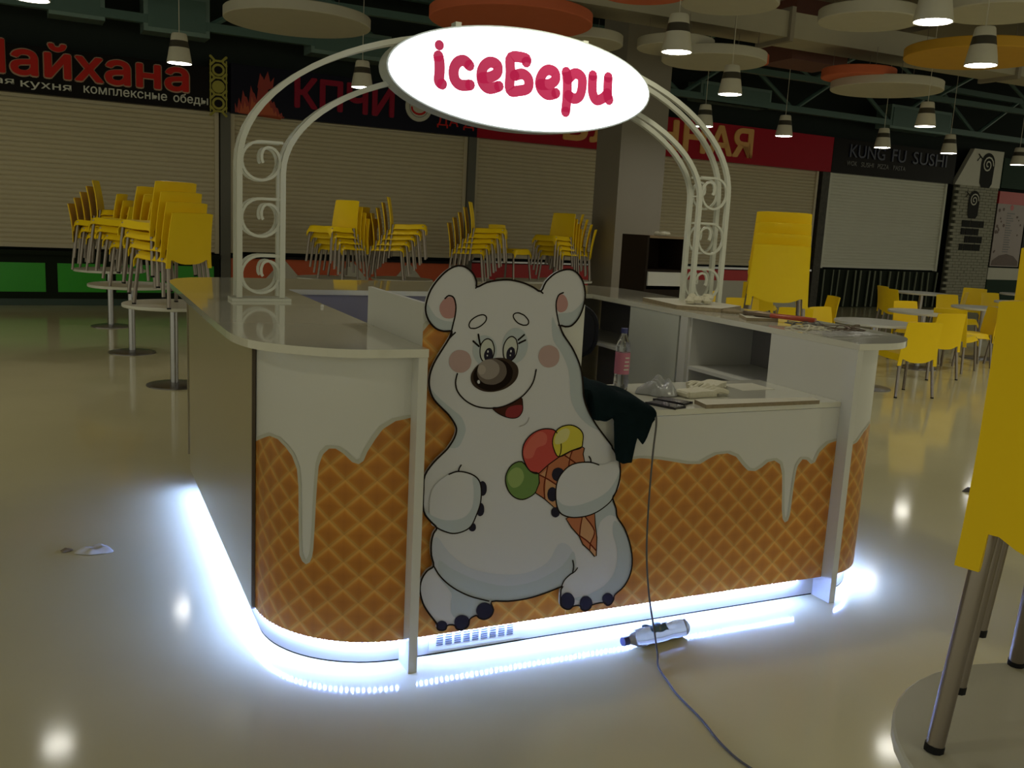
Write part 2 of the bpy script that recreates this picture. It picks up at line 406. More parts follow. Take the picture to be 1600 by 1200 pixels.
# ---------------------------------------------------------------- roller shutters
def shutter(x0, x1, z0, z1, label, M, rail=M_post):
    r = wroot('roller_shutter', label, 'shutter', x0, 0.0, 'closed roller shutters of the shops')
    L = x1 - x0; mb = MB(); n = int((z1 - z0 - 0.06) / 0.068)
    vs = []; prof = []
    for i in range(n):
        z = z0 + 0.06 + i * 0.068
        prof += [(0.0, z), (-0.012, z + 0.018), (-0.014, z + 0.034), (-0.010, z + 0.052), (0.004, z + 0.064)]
    prof.append((0.0, z1))
    for y, z in prof: vs += [(0.04, y, z), (L - 0.04, y, z)]
    mb.add(vs, [(2 * i, 2 * i + 1, 2 * i + 3, 2 * i + 2) for i in range(len(prof) - 1)], M)
    s = mb.build('slat_curtain', r, recalc=False); s['kind'] = 'stuff'
    for xx in (0.0, L - 0.06): MB().box(xx, xx + 0.06, -0.05, 0.03, z0 - 0.02, z1, M).build('guide_rail', r)
    MB().box(0.04, L - 0.04, -0.03, 0.02, z0, z0 + 0.06, M).build('bottom_bar', r)
    return r
shutter(-5.5, 1.04, 0.84, 3.0, 'beige roller shutter under the black sign with big red letters', M_shut)
shutter(1.22, 5.30, 0.86, 3.0, 'beige roller shutter under the dark flame sign', M_shut)
shutter(5.46, 9.35, 0.88, 3.0, 'beige roller shutter left of and behind the pillar', M_shut)
shutter(9.50, 13.85, 0.88, 3.0, 'beige roller shutter with shiny patches right of the arch, under gold letters', M_shut)
shutter(14.20, 18.15, 0.90, 3.0, 'pale grey roller shutter above the bamboo counter front', M_shutc)
for x, lab, wd in ((1.06, 'narrow grey post between green and orange counters', 0.15), (5.31, 'narrow grey post behind the tallest side-on chair stack', 0.15), (9.36, 'narrow grey post hidden behind pillar', 0.12), (13.93, 'dark mottled post between red and black signs', 0.22)):
    o = MB().box(0, wd, -0.09, 0.04, 0, 3.0, M_post if x < 13 else mat('dark_mottled', (0.05, 0.045, 0.035, 1), 0.6, var=0.8, scale=12)).build('divider_post')
    o.location = WP(x); o.rotation_euler = (0, 0, WA); tag(o, lab, 'post')

# ---------------------------------------------------------------- counter fronts
def counter_root(x, lab): return wroot('shop_counter', lab, 'counter', x, 0.06)
r = counter_root(-5.5, 'shop counter with bright green panels in black frames')
MB().box(0, 6.54, -0.02, 0.3, 0.10, 0.74, M_gfrm).build('body', r)
MB().box(0, 6.54, -0.10, 0.3, 0.74, 0.80, M_gfrm).build('counter_top', r)
MB().box(0, 6.54, -0.01, 0.3, 0, 0.10, mat('dark_green_kick', (0.02, 0.05, 0.035, 1), 0.4)).build('plinth', r)
for a, b2 in ((-4.9, -3.2), (-3.05, -1.43), (-1.27, -0.62), (-0.48, 0.95)):
    MB().box(a + 5.5, b2 + 5.5, -0.035, -0.02, 0.20, 0.62, M_green).build('green_panel', r)
r = counter_root(1.22, 'shop counter painted orange-red with white triangles')
MB().box(0, 4.08, 0.0, 0.3, 0, 0.76, M_orange).build('body', r)
MB().box(0, 4.08, -0.06, 0.3, 0.76, 0.80, M_dark).build('counter_top', r)
for ap in (2.06, 3.22, 4.25, 5.1):
    q = [(max(0.0, ap - 1.22 - 0.68), 0.0), (min(4.08, ap - 1.22 + 0.68), 0.0), (min(4.08, ap - 1.22 + 0.02), 0.745), (ap - 1.22 - 0.02, 0.745)]
    MB().prism(q, -0.012, 0.0, M_cream, axis='y').build('white_triangle', r)
r = counter_root(5.46, 'shop counter with deep red band and cream squares behind the chairs')
MB().box(0, 3.9, 0.0, 0.3, 0.0, 0.78, M_rred).build('body', r)
MB().box(0, 3.9, -0.06, 0.3, 0.80, 0.83, M_steel).build('steel_rail', r)
for i in range(6): MB().box(0.1 + i * 0.62, 0.38 + i * 0.62, -0.01, 0.0, 0.30, 0.52, M_cream).build('cream_square', r)
r = counter_root(9.50, 'shop counter with deep red band over a white base, steel rail on top')
MB().box(0, 4.36, 0.0, 0.3, 0.0, 0.56, M_cream).build('base_panel', r)
MB().box(0, 4.36, -0.01, 0.3, 0.56, 0.78, M_rred).build('red_band', r)
MB().box(0, 4.36, -0.06, 0.3, 0.80, 0.84, M_steel).build('steel_rail', r)
r = counter_root(14.20, 'dark shop counter front lined with thin bamboo poles')
MB().box(0, 3.98, 0.0, 0.3, 0.0, 0.86, M_gfrm).build('body', r)
random.seed(3)
for i in range(17):
    x = 0.12 + i * 0.235 + random.uniform(-0.06, 0.06); t = random.uniform(-0.05, 0.05)
    MB().tube([(x, -0.03, 0.02), (x + t, -0.03, 0.85)], random.uniform(0.012, 0.026), M_bamb, n=6).build('bamboo_pole', r)

# ---------------------------------------------------------------- shop signs
def sign_root(x, lab): return wroot('shop_sign', lab, 'sign', x, 0.16)
r = sign_root(-5.5, 'black shop sign with large outlined red Cyrillic letters and small white words')
MB().box(0, 6.6, 0, 0.14, 2.98, 3.62, M_sblk).box(0, 2.0, 0, 0.14, 3.62, 3.85, M_sblk).build('sign_board', r)
X0 = 5.5
text_mesh('letter_outline', 'Чайхана', X0 - 2.27, X0 + 0.60, 3.19, 3.70, 0.012, M_leto, r, bold=0.040)
text_mesh('red_lettering', 'Чайхана', X0 - 2.25, X0 + 0.58, 3.21, 3.68, 0.030, M_letr, r, bold=0.022)
text_mesh('white_lettering', 'узбекская', X0 - 2.95, X0 - 1.74, 3.05, 3.17, 0.014, M_letw, r, bold=0.007)
text_mesh('white_lettering', 'кухня', X0 - 1.66, X0 - 1.02, 3.03, 3.14, 0.014, M_letw, r, bold=0.007)
text_mesh('white_lettering', 'комплексные', X0 - 0.86, X0 + 0.27, 3.06, 3.16, 0.014, M_letw, r, bold=0.007)
text_mesh('white_lettering', 'обеды', X0 + 0.36, X0 + 0.86, 3.035, 3.19, 0.014, M_letw, r, bold=0.007)
r = wroot('ornament_panel', 'narrow yellow lattice ornament panel between the two dark signs', 'ornament', 0.88, 0.18)
M_orn = mat('yellow_green_ornament', (0.40, 0.36, 0.05, 1), 0.5)
MB().box(0, 0.26, 0, 0.12, 2.98, 3.72, M_sblk).build('board', r)
orn = MB()
for k in range(3):
    cz = 3.10 + k * 0.245
    ribbon(orn, [(0.13 + 0.08 * cos(t * pi / 8), cz + 0.075 * sin(t * pi / 8)) for t in range(16)], 0.034, -0.006, M_orn, closed=True)
for k in range(4):
    cz = 2.985 + k * 0.245
    for sx in (1, -1):
        ribbon(orn, [(0.13 + sx * 0.115, cz - 0.06), (0.13 + sx * 0.05, cz), (0.13 + sx * 0.115, cz + 0.06)], 0.04, -0.008, M_orn)
    ribbon(orn, [(0.06, cz), (0.20, cz)], 0.03, -0.010, M_orn)
orn.flat([(0.13 + 0.07 * cos(t * pi / 6), 3.345 + 0.06 * sin(t * pi / 6)) for t in range(12)], -0.012, M_orn)
for sx in (0.012, 0.248): ribbon(orn, [(sx, 2.98), (sx, 3.72)], 0.02, -0.009, M_orn)
orn.build('lattice', r, recalc=False)
r = sign_root(1.20, 'dark blue shop sign with red letters and flames, left of the lit sign')
MB().box(0, 4.22, 0, 0.14, 2.98, 3.72, M_sblu).build('sign_board', r)
M_fl = [mat('flame_red', (0.35, 0.03, 0.02, 1), 0.5), mat('flame_orange', (0.55, 0.10, 0.03, 1), 0.5)]
fm = MB()
for (a, b2, tops, mt, y) in ((0.06, 0.78, [3.14, 3.22, 3.34, 3.24, 3.42, 3.30, 3.46, 3.58, 3.44, 3.28, 3.22, 3.12, 3.06], 0, -0.008),
                             (0.10, 0.74, [3.08, 3.14, 3.18, 3.12, 3.26, 3.18, 3.10, 3.16, 3.30, 3.20, 3.12, 3.08, 3.04], 1, -0.012)):
    n = len(tops); pts = []
    for i, t in enumerate(tops):
        x = a + (b2 - a) * i / (n - 1); pts += [(x, t), (x + (b2 - a) / n * 0.55, t - 0.09)]
    fm.flat([(a, 3.0)] + pts + [(b2 + 0.05, 3.0)], y, M_fl[mt])
fm.flat([(0.40, 3.40), (0.44, 3.62), (0.50, 3.52), (0.56, 3.66), (0.60, 3.50), (0.66, 3.58), (0.64, 3.42), (0.52, 3.36)], -0.010, M_fl[0])
fm.build('flame_print', r, recalc=False)
text_mesh('red_lettering', 'КПЧИ', 0.98, 2.66, 3.16, 3.64, 0.02, mat('letter_dull_red', (0.32, 0.016, 0.045, 1), 0.4, spec=0.1), r, bold=0.028)
lg = MB().lathe([(0.0, 0), (0.24, 0), (0.24, 0.02), (0.0, 0.02)], M_cream, n=28)
lg.v = [(x + 3.10, -z, y + 3.38) for x, y, z in lg.v]; lg.build('round_logo', r)
lm = MB(); ribbon(lm, [(3.10 + 0.13 * cos(t), 3.36 + 0.10 * sin(t)) for t in [pi + k * pi / 8 for k in range(9)]], 0.035, -0.026, M_letr)
ribbon(lm, [(3.10 + 0.17 * cos(t * pi / 12), 3.38 + 0.17 * sin(t * pi / 12)) for t in range(24)], 0.015, -0.026, M_grey, closed=True); lm.build('logo_print', r, recalc=False)
text_mesh('red_lettering', 'ДА Д', 3.45, 4.15, 3.08, 3.30, 0.012, M_letr, r, bold=0.0)
r = sign_root(5.42, 'long deep red shop sign with golden letters behind the pillar and arch')
MB().box(0, 8.66, 0, 0.14, 2.98, 3.72, M_sred).build('sign_board', r)
text_mesh('gold_lettering', 'БЛИН', 1.75, 4.40, 3.09, 3.68, 0.02, M_letg, r, bold=0.028)
text_mesh('gold_lettering', 'НАЯ', 4.52, 6.34, 3.09, 3.68, 0.02, M_letg, r, bold=0.028)
r = sign_root(14.09, 'black shop sign with faint dark blue letters over the pale shutter')
MB().box(0, 4.10, 0, 0.14, 2.98, 3.72, M_sblk).build('sign_board', r)
M_lb = mat('letter_dim_blue', (0.030, 0.036, 0.085, 1), 0.3)
for wd_, a_, b_ in (('KUNG', 0.50, 1.62), ('FU', 1.86, 2.32), ('SUSHI', 2.56, 3.75)): text_mesh('blue_lettering', wd_, a_, b_, 3.34, 3.62, 0.02, M_lb, r, bold=0.006)
for wd_, a_, b_ in (('WOK', 0.45, 0.77), ('SUSHI', 0.90, 1.30), ('PIZZA', 1.43, 1.80), ('PASTA', 1.95, 2.36)): text_mesh('small_lettering', wd_, a_, b_, 3.16, 3.26, 0.01, mat('letter_dim_grey', (0.16, 0.16, 0.16, 1), 0.4), r)
r = wroot('logo_sign', 'slanted white sign panel with black spiral emblem, above the brick pier', 'sign', 18.15, 0.2)
MB().prism([(0.05, 2.98), (0.62, 3.86), (1.75, 3.86), (1.75, 2.98)], 0, 0.12, M_cream, axis='y').build('sign_board', r)
def emblem(cx, cz, s, rr):
    em = MB(); K = 14
    body = [(cx - 0.5 * s, cz + 0.1 * s), (cx - 0.46 * s, cz - 0.8 * s), (cx - 0.3 * s, cz - s), (cx + 0.3 * s, cz - s), (cx + 0.46 * s, cz - 0.8 * s), (cx + 0.5 * s, cz + 0.1 * s)]
    body += [(cx + 0.5 * s * cos(t * pi / K), cz + 0.1 * s + 0.5 * s * sin(t * pi / K)) for t in range(1, K)]
    em.flat(body, -0.006, M_dark)
    sp = [(cx + (0.40 - 0.032 * t * 0.5) * s * cos(t * pi / 6), cz + 0.05 * s + (0.40 - 0.032 * t * 0.5) * s * sin(t * pi / 6)) for t in range(22)]
    ribbon(em, sp, 0.07 * s, -0.012, M_cream)
    ribbon(em, [(cx - 0.45 * s, cz + 0.3 * s), (cx - 0.75 * s, cz + 0.5 * s)], 0.06 * s, -0.008, M_dark)
    ribbon(em, [(cx - 0.6 * s, cz + 0.4 * s), (cx - 0.8 * s, cz + 0.2 * s)], 0.05 * s, -0.008, M_dark)
    return em.build('spiral_emblem', rr, recalc=False)
emblem(1.18, 3.48, 0.52, r)
MB().box(1.80, 4.2, 0.0, 0.12, 3.0, 3.72, M_dgrn).build('green_board', r)
r = wroot('brick_pier', 'white brick pier with ragged left edge between shutter and menu poster', 'pier', 18.2, 0.15)
MB().box(0.22, 1.72, 0.0, 0.15, 0, 2.98, M_mort).build('mortar_core', r)
bk = MB(); random.seed(5)
for j in range(42):
    z = 0.01 + j * 0.071; off = 0.12 if j % 2 else 0.0; x = 0.10 + off + random.uniform(-0.03, 0.03)
    while x < 1.70:
        x1 = min(x + 0.235, 1.72); bk.box(x, x1 - 0.012, -0.02 - random.uniform(0, 0.006), 0.02, z, z + 0.060, M_brick); x = x1
s = bk.build('brickwork', r); s['kind'] = 'stuff'
emblem(0.82, 2.62, 0.42, r).location = (0, -0.03, 0)
bt = MB()
for j in range(4):
    for i in range(5):
        if (i, j) in ((0, 1), (4, 2)): continue
        x = 0.48 + i * 0.165; z = 1.42 + j * 0.19
        bt.box(x, x + 0.135 + 0.03 * ((i + j) % 2), -0.04, -0.028, z, z + 0.16, M_dark)
bt.build('black_lettering', r)
r = wroot('menu_poster', 'white menu poster with food pictures at far right', 'poster', 19.98, 0.15)
M_pp = mat('poster_paper', (0.33, 0.25, 0.25, 1), 0.4)
MB().box(0, 2.2, 0, 0.1, 0.72, 1.02, M_cream).build('base_board', r)
MB().box(0.0, 1.15, -0.02, 0.0, 1.06, 2.62, M_pp).build('poster_sheet', r)
MB().box(1.2, 2.4, -0.02, 0.0, 1.06, 2.62, M_sblk).build('dark_sheet', r)
MB().box(0.0, 2.4, -0.03, 0.1, 2.62, 2.92, M_rred).build('red_header', r)
MB().box(0, 2.4, 0, 0.1, 0.0, 0.72, M_dgrn).build('green_board', r)
pp = MB(); random.seed(11); M_fd = mat('food_print', (0.09, 0.035, 0.025, 1), 0.5, var=0.5, scale=20); M_tx = mat('text_print', (0.16, 0.15, 0.17, 1), 0.5)
for i in range(17): pp.box(0.42, 0.42 + random.uniform(0.15, 0.3), -0.024, -0.02, 1.42 + i * 0.06, 1.42 + i * 0.06 + 0.025, M_tx)
for i in range(18):
    x = random.choice([random.uniform(0.06, 0.34), random.uniform(0.82, 1.1)]); z = random.uniform(1.4, 2.5); rr = random.uniform(0.02, 0.05)
    pp.add([(x + rr * cos(t * pi / 4), -0.023, z + rr * sin(t * pi / 4)) for t in range(8)], [tuple(range(8))], M_fd)
pp.flat([(0.03, 1.08), (1.12, 1.08), (1.1, 1.2), (0.9, 1.33), (0.6, 1.38), (0.3, 1.33), (0.06, 1.2)], -0.0225, M_fd)
pp.flat([(0.575 + 0.07 * cos(t * pi / 6), 2.54 + 0.07 * sin(t * pi / 6)) for t in range(12)], -0.022, M_rred)
pp.build('printing', r, recalc=False)['kind'] = 'stuff'

# ================================================================== KIOSK
WI = 1.9068      # inside face of the right wing
ZF = 0.098       # underside of the raised panels
def qcurve(a, b, n=18, cx=-0.032, cy=0.52, sgn=-1):
    """front quarter curve from the end post round to the side panel"""
    return [(cx + sgn * a * sin(t * pi / 2 / n), cy - b * cos(t * pi / 2 / n)) for t in range(n + 1)]
def wall_sheet(mb, path, z0, z1, th, mt, side=1):
    """upright board that follows a path in plan, thickness th to the inside"""
    n = len(path); nor = []
    for i in range(n):
        a = path[max(i - 1, 0)]; b = path[min(i + 1, n - 1)]; dx, dy = b[0] - a[0], b[1] - a[1]; l = sqrt(dx * dx + dy * dy)
        nor.append((-dy / l * side, dx / l * side))
    vs = []
    for (x, y), (nx, ny) in zip(path, nor): vs += [(x, y, z0), (x, y, z1), (x + nx * th, y + ny * th, z1), (x + nx * th, y + ny * th, z0)]
    fs = []
    for i in range(n - 1):
        for k in range(4): fs.append((4 * i + k, 4 * i + (k + 1) % 4, 4 * i + 4 + (k + 1) % 4, 4 * i + 4 + k))
    fs += [(0, 1, 2, 3), tuple(4 * (n - 1) + k for k in (3, 2, 1, 0))]
    mb.add(vs, fs, mt); return mb
def print_sheet(name, path, top, off, parent, z0=ZF + 0.001, side=-1, s0=0.0, ds=0.004):
    """vinyl print with the dripping upper edge; path in plan, top = [(s, z)] of the drip line"""
    S = [0.0]
    for a, b in zip(path, path[1:]): S.append(S[-1] + sqrt((b[0] - a[0]) ** 2 + (b[1] - a[1]) ** 2))
    def at(s):
        s = min(max(s, 0), S[-1])
        for i in range(len(S) - 1):
            if s <= S[i + 1] + 1e-9:
                t = (s - S[i]) / (S[i + 1] - S[i]); a, b = path[i], path[i + 1]
                dx, dy = b[0] - a[0], b[1] - a[1]; l = sqrt(dx * dx + dy * dy)
                return a[0] + dx * t - dy / l * side * off, a[1] + dy * t + dx / l * side * off
    def zt(s):
        for i in range(len(top) - 1):
            if top[i][0] <= s <= top[i + 1][0]:
                u = (s - top[i][0]) / max(top[i + 1][0] - top[i][0], 1e-6)
                return top[i][1] + (top[i + 1][1] - top[i][1]) * u
        return top[0][1] if s < top[0][0] else top[-1][1]
    n = int(S[-1] / ds); vs = []; uvs = []; zs = [zt(S[-1] * i / n) for i in range(n + 1)]
    gv = []; 
    for i in range(n + 1):
        s = S[-1] * i / n; x, y = at(s); z = zs[i]
        g = max(zs[max(0, i - 3):i + 4]) + 0.010        # grey rim line along the icing
        vs += [(x, y, z0), (x, y, z)]; uvs += [(s + s0, z0), (s + s0, z)]
        gv += [(x, y, z), (x, y, g)]
    me = bpy.data.meshes.new(name); me.from_pydata(vs + gv, [], [(2 * i, 2 * i + 2, 2 * i + 3, 2 * i + 1) for i in range(n)] + [(2 * n + 2 + 2 * i, 2 * n + 4 + 2 * i, 2 * n + 5 + 2 * i, 2 * n + 3 + 2 * i) for i in range(n)])
    uv = me.uv_layers.new(name='UVMap')
    full = uvs + [(0, 0)] * len(gv)
    for lp in me.loops: uv.data[lp.index].uv = full[lp.vertex_index]
    me.materials.append(M_waf); me.materials.append(mat('icing_rim_print', (0.46, 0.46, 0.40, 1), 0.4))
    for p in me.polygons[n:]: p.material_index = 1
    o = bpy.data.objects.new(name, me); C.objects.link(o); o.parent = parent
    return o

DRIP_L = [(0.0, .905), (0.024, .9), (.052, .895), (.094, .868), (.118, .833), (.144, .788), (.156, .756), (.172, .744), (.194, .75), (.226, .779), (.252, .793), (.275, .791), (.298, .767), (.312, .725), (.318, .651), (.322, .560), (.326, .440), (.331, .400), (.341, .375), (.357, .365), (.373, .374), (.386, .399), (.390, .529), (.392, .639), (.400, .702), (.423, .745), (.455, .771), (.496, .791), (.545, .793), (.604, .771), (.70, .735)]
DRIP_F = [(.60, .72), (.69, .69), (.83, .698), (.907, .704), (.986, .695), (1.068, .679), (1.13, .666), (1.193, .662), (1.233, .681), (1.273, .696), (1.326, .698), (1.371, .681), (1.408, .643), (1.439, .618), (1.478, .613), (1.51, .627), (1.541, .648), (1.574, .652), (1.605, .634), (1.622, .591), (1.632, .516), (1.640, .44), (1.650, .392), (1.665, .373), (1.681, .379), (1.690, .407), (1.692, .474), (1.694, .568), (1.702, .619), (1.725, .648), (1.749, .644), (1.775, .623), (1.798, .631), (1.816, .673), (1.859, .708), (1.906, .719)]

def led_run(name, path, parent, z=0.0935, step=0.02):
    pts = []; acc = step / 2
    for a, b in zip(path, path[1:]):
        l = sqrt((b[0] - a[0]) ** 2 + (b[1] - a[1]) ** 2); d = acc
        while d < l:
            pts.append((a[0] + (b[0] - a[0]) * d / l, a[1] + (b[1] - a[1]) * d / l)); d += step
        acc = d - l
    mb = MB()
    for x, y in pts: mb.box(x - 0.004, x + 0.004, y - 0.004, y + 0.004, z - 0.005, z + 0.0042, M_led)
    s = mb.build(name, parent); s['kind'] = 'stuff'; return s

# ---- left wing
Lw = thing('bar_counter', 'left wing of the kiosk, curved waffle-print front and tan side panel', 'counter', (0, 0, 0))
cp = qcurve(0.44, 0.457)
wall_sheet(MB(), cp, ZF, 1.122, 0.012, M_white, side=-1).build('curved_front', Lw, smooth=True)
print_sheet('waffle_print', cp, DRIP_L, 0.0015, Lw, side=1)
MB().box(-0.486, -0.472, 0.50, 2.50, ZF, 1.122, M_tan).build('side_panel', Lw)['label'] = 'tan laminate side panel'
MB().box(-0.486, -0.474, 0.488, 0.4995, ZF, 1.122, mat('brown_gap_strip', (0.06, 0.04, 0.02, 1), 0.5)).build('gap_strip', Lw)  # brown strip standing in for the dark gap beside the side panel
MB().box(-0.032, 0.0, 0.0, 0.14, 0.0, 1.122, M_white).build('end_post', Lw)
pc = [(-0.032, 0.1055)] + [(x + 0.0, y) for x, y in qcurve(0.418, 0.414, cx=-0.032, cy=0.52)][1:] + [(-0.450, 2.45)]
wall_sheet(MB(), pc, 0.006, ZF - 0.0005, 0.012, M_white, side=-1).build('plinth', Lw, smooth=True)
wall_sheet(MB(), [(x + 0.002, y + 0.002) for x, y in pc], 0.0, 0.006, 0.012, M_dark, side=-1).build('floor_gap_seal', Lw, smooth=True)
MB().box(-0.472, -0.03, 0.55, 0.57, ZF, 1.12, M_white).box(-0.472, -0.02, 2.47, 2.49, ZF, 1.12, M_white).build('rib_panel', Lw)
MB().box(-0.02, -0.002, 0.725, 2.23, ZF, 1.122, M_bluish_shade).build('inner_panel', Lw)
led = [(x * 0.985 - 0.0005, y + 0.02) for x, y in qcurve(0.44, 0.457)] + [(-0.476, 0.6)]
led_run('led_strip', led + [(-0.476, 2.45)], Lw)

# ---- right wing (mirror plan), shelves facing the inside
Rw = thing('bar_counter', 'right wing of the kiosk, open shelves facing inwards and waffle-print corner', 'counter', (WI, 0, 0))
dx = WI
X = lambda x: x
cr = [(0.032 + 0.415 * sin(t * pi / 36), 0.52 - 0.457 * cos(t * pi / 36)) for t in range(19)]
wall_sheet(MB(), cr, ZF, 1.122, 0.012, M_white, side=1).build('curved_front', Rw, smooth=True)
print_sheet('waffle_print', cr, [(0, .70), (.05, .69), (.10, .70), (.16, .74), (.24, .765), (.32, .75), (.40, .70), (.46, .72), (.52, .77), (.62, .78), (.70, .75)], 0.0015, Rw, side=-1, s0=0.05)
MB().box(0.448, 0.462, 0.51, 2.50, ZF, 1.122, M_tan).build('side_panel', Rw)['label'] = 'tan laminate side panel'
MB().box(0.0, 0.032, 0.0, 0.14, 0.0, 1.122, M_white).build('end_post', Rw)
prr = [(0.032, 0.1055)] + [(0.032 + 0.393 * sin(t * pi / 36), 0.52 - 0.414 * cos(t * pi / 36)) for t in range(1, 19)] + [(0.425, 2.45)]
wall_sheet(MB(), prr, 0.006, ZF - 0.0005, 0.012, M_white, side=1).build('plinth', Rw, smooth=True)
wall_sheet(MB(), [(x - 0.002, y + 0.002) for x, y in prr], 0.0, 0.006, 0.012, M_dark, side=1).build('floor_gap_seal', Rw, smooth=True)
MB().box(0.0, 0.018, 0.14, 0.542, ZF, 1.122, M_white).build('end_panel', Rw)
MB().box(0.002, 0.018, 1.29, 1.782, ZF, 1.122, M_edge).build('door', Rw)
MB().box(0.0, 0.018, 1.205, 1.272, ZF, 1.122, M_white).build('stile', Rw)
for y in (0.542, 1.187, 1.782): MB().box(0.018, 0.43, y, y + 0.018, ZF, 1.12, M_white).build('divider', Rw)
for y0, y1, z in ((0.562, 1.185, 0.845), (1.80, 2.84, 0.835), (0.562, 1.185, 0.45), (1.80, 2.48, 0.45)):
    MB().box(0.012, 0.43, y0, y1, z, z + 0.018, M_white).build('shelf', Rw)
MB().box(0.43, 0.445, 0.56, 2.84, ZF, 1.12, mat('grey_shelf_back', (0.22, 0.21, 0.22, 1), 0.6)).build('back_board', Rw)
MB().box(0.02, 0.44, 0.56, 2.48, ZF, ZF + 0.018, M_white).build('bottom_board', Rw)
led_run('led_strip', [(x * 0.985, y + 0.02) for x, y in cr] + [(0.450, 2.45)], Rw)

# ---- back counter
Bk = thing('bar_counter', 'back run of the kiosk seen over the wings, inner face tinted with bluish shade', 'counter', (0, 2.25, 0))
MB().box(-0.002, WI - 0.30, 0.02, 0.038, ZF, 1.122, M_bluish_shade).build('inner_panel', Bk)
MB().box(-0.46, WI + 0.44, 0.60, 0.615, ZF, 1.122, M_tan).build('outer_panel', Bk)
MB().box(-0.44, WI + 0.44, 0.57, 0.58, 0.0, ZF, M_white).build('plinth', Bk)
MB().box(0.60, 0.618, 0.04, 0.60, ZF, 1.12, M_white).box(1.25, 1.268, 0.04, 0.60, ZF, 1.12, M_white).build('divider', Bk)

# ---- U-shaped bar top
out = [(0.0, -0.007), (-0.10, -0.007), (-0.207, -0.003), (-0.30, 0.025), (-0.375, 0.07), (-0.445, 0.125), (-0.50, 0.185), (-0.54, 0.26), (-0.563, 0.36), (-0.575, 0.50), (-0.578, 1.0)]
out = smooth_pts(out, closed=False, k=3)
back = [(-0.578, 2.55), (-0.565, 2.72), (-0.52, 2.86), (-0.43, 2.96), (-0.30, 3.01), (-0.15, 3.02)]
left = out + back
right = [(WI - x * 0.94, y) for x, y in reversed(left)]
bar = left + right + [(WI, 2.23), (0.0, 2.23)]
bt = MB().prism(bar, 1.1225, 1.15, M_top)
tag(bt.build('bar_worktop'), 'glossy white U-shaped bar top on the kiosk wings', 'worktop')

# ---- front counter between the posts
Fc = thing('front_counter', 'low front counter of the kiosk with dripping icing and waffle print', 'counter', (0.62, 0.063, 0))
fx = 0.62
MB().box(0.0, WI - fx - 0.001, 0.0, 0.018, ZF, 0.866, M_white).build('front_panel', Fc)
print_sheet('waffle_print', [(0.0, 0.0), (WI - fx - 0.001, 0.0)], [(a - fx, b) for a, b in DRIP_F if a >= 0.6], 0.0015, Fc, side=-1, s0=fx)
MB().box(-0.60, WI - fx - 0.002, 0.0425, 0.054, 0.006, ZF, M_white).build('plinth', Fc)
MB().box(-0.60, WI - fx - 0.002, 0.044, 0.052, 0.0, 0.006, M_dark).build('floor_gap_seal', Fc)
g = MB(); g.box(0.08 - fx, 0.462 - fx, 0.036, 0.0423, 0.018, 0.094, M_white)
g.build('grille_plate', Fc)
gs = MB()
for i in range(9):
    for j in range(5):
        x = 0.108 - fx + i * 0.0355; z = 0.037 + j * 0.0088
        gs.box(x, x + 0.026, 0.0345, 0.0358, z, z + 0.0042, mat('vent_slot', (0.05, 0.06, 0.09, 1), 0.5))
gs.build('vent_slots', Fc)
MB().box(0.0, 0.018, 0.02, 0.50, 0.1, 0.866, M_white).box(0.80, 0.818, 0.02, 0.50, 0.1, 0.866, M_white).box(0.0, WI - fx - 0.001, 0.50, 0.515, 0.1, 0.866, M_white).build('carcass', Fc)
led_run('led_strip', [(0.02 - fx, 0.022), (1.80 - fx, 0.022)], Fc)
wt = MB().prism([(0.622, 0.061), (WI - 0.001, 0.061), (WI - 0.001, 0.60), (0.622, 0.60)], 0.868, 0.8912, M_top)
tag(wt.build('low_worktop'), 'low white worktop between the bear panel and right wing', 'worktop')

# ---- tall screen behind the bear
Sc = thing('corner_screen', 'tall white screen behind the bear, waffle print on its front', 'screen', (0.0, 0.063, 0))
MB().box(0.0005, 0.6195, 0.0, 0.018, ZF, 1.295, M_white).build('front_panel', Sc)
print_sheet('waffle_print', [(0.001, 0.0), (0.619, 0.0)], [(0, 1.20), (.02, 1.225), (.06, 1.235), (.12, 1.21), (.2, 1.12), (.28, 1.0), (.34, .9), (.40, .84), (.5, .78), (.62, .71)], 0.0015, Sc, side=-1)
MB().box(0.001, 0.018, 0.0185, 0.652, ZF, 1.295, M_white).build('side_panel', Sc)

# ---- cartoon polar bear board
SIL=[(103,798),(122,828),(130,856),(123,879),(98,914),(61,949),(37,978),(24,1017),(25,1056),(38,1094),(60,1132),(87,1175),(98,1202),(68,1203),(39,1213),(13,1240),(1,1273),(4,1305),(17,1342),(44,1380),(77,1410),(111,1424),(140,1419),(167,1398),(180,1372),(183,1354),(219,1370),(266,1379),(309,1380),(358,1371),(397,1356),(427,1343),(445,1377),(481,1408),(525,1422),(558,1416),(586,1391),(602,1357),(606,1317),(595,1270),(577,1239),(556,1221),(533,1218),(512,1221),(529,1187),(565,1143),(594,1095),(611,1054),(621,1006),(628,958),(649,909),(687,853),(732,801),(763,766),(766,757),(794,720),(808,676),(809,633),(797,584),(784,559),(802,518),(811,481),(846,434),(876,372),(894,303),(891,243),(866,194),(826,163),(822,143),(810,126),(793,124),(776,138),(727,135),(716,120),(699,115),(680,123),(671,139),(643,141),(628,131),(608,135),(588,152),(584,178),(584,215),(587,227),(513,209),(438,198),(364,198),(297,206),(306,173),(297,149),(273,140),(250,149),(238,160),(214,150),(208,127),(187,111),(164,119),(153,135),(127,138),(120,123),(102,122),(88,132),(85,151),(51,198),(29,238),(17,287),(23,327),(42,355),(65,370),(55,410),(53,457),(60,490),(71,510),(45,538),(20,576),(17,652),(20,703),(50,747),(89,783)]
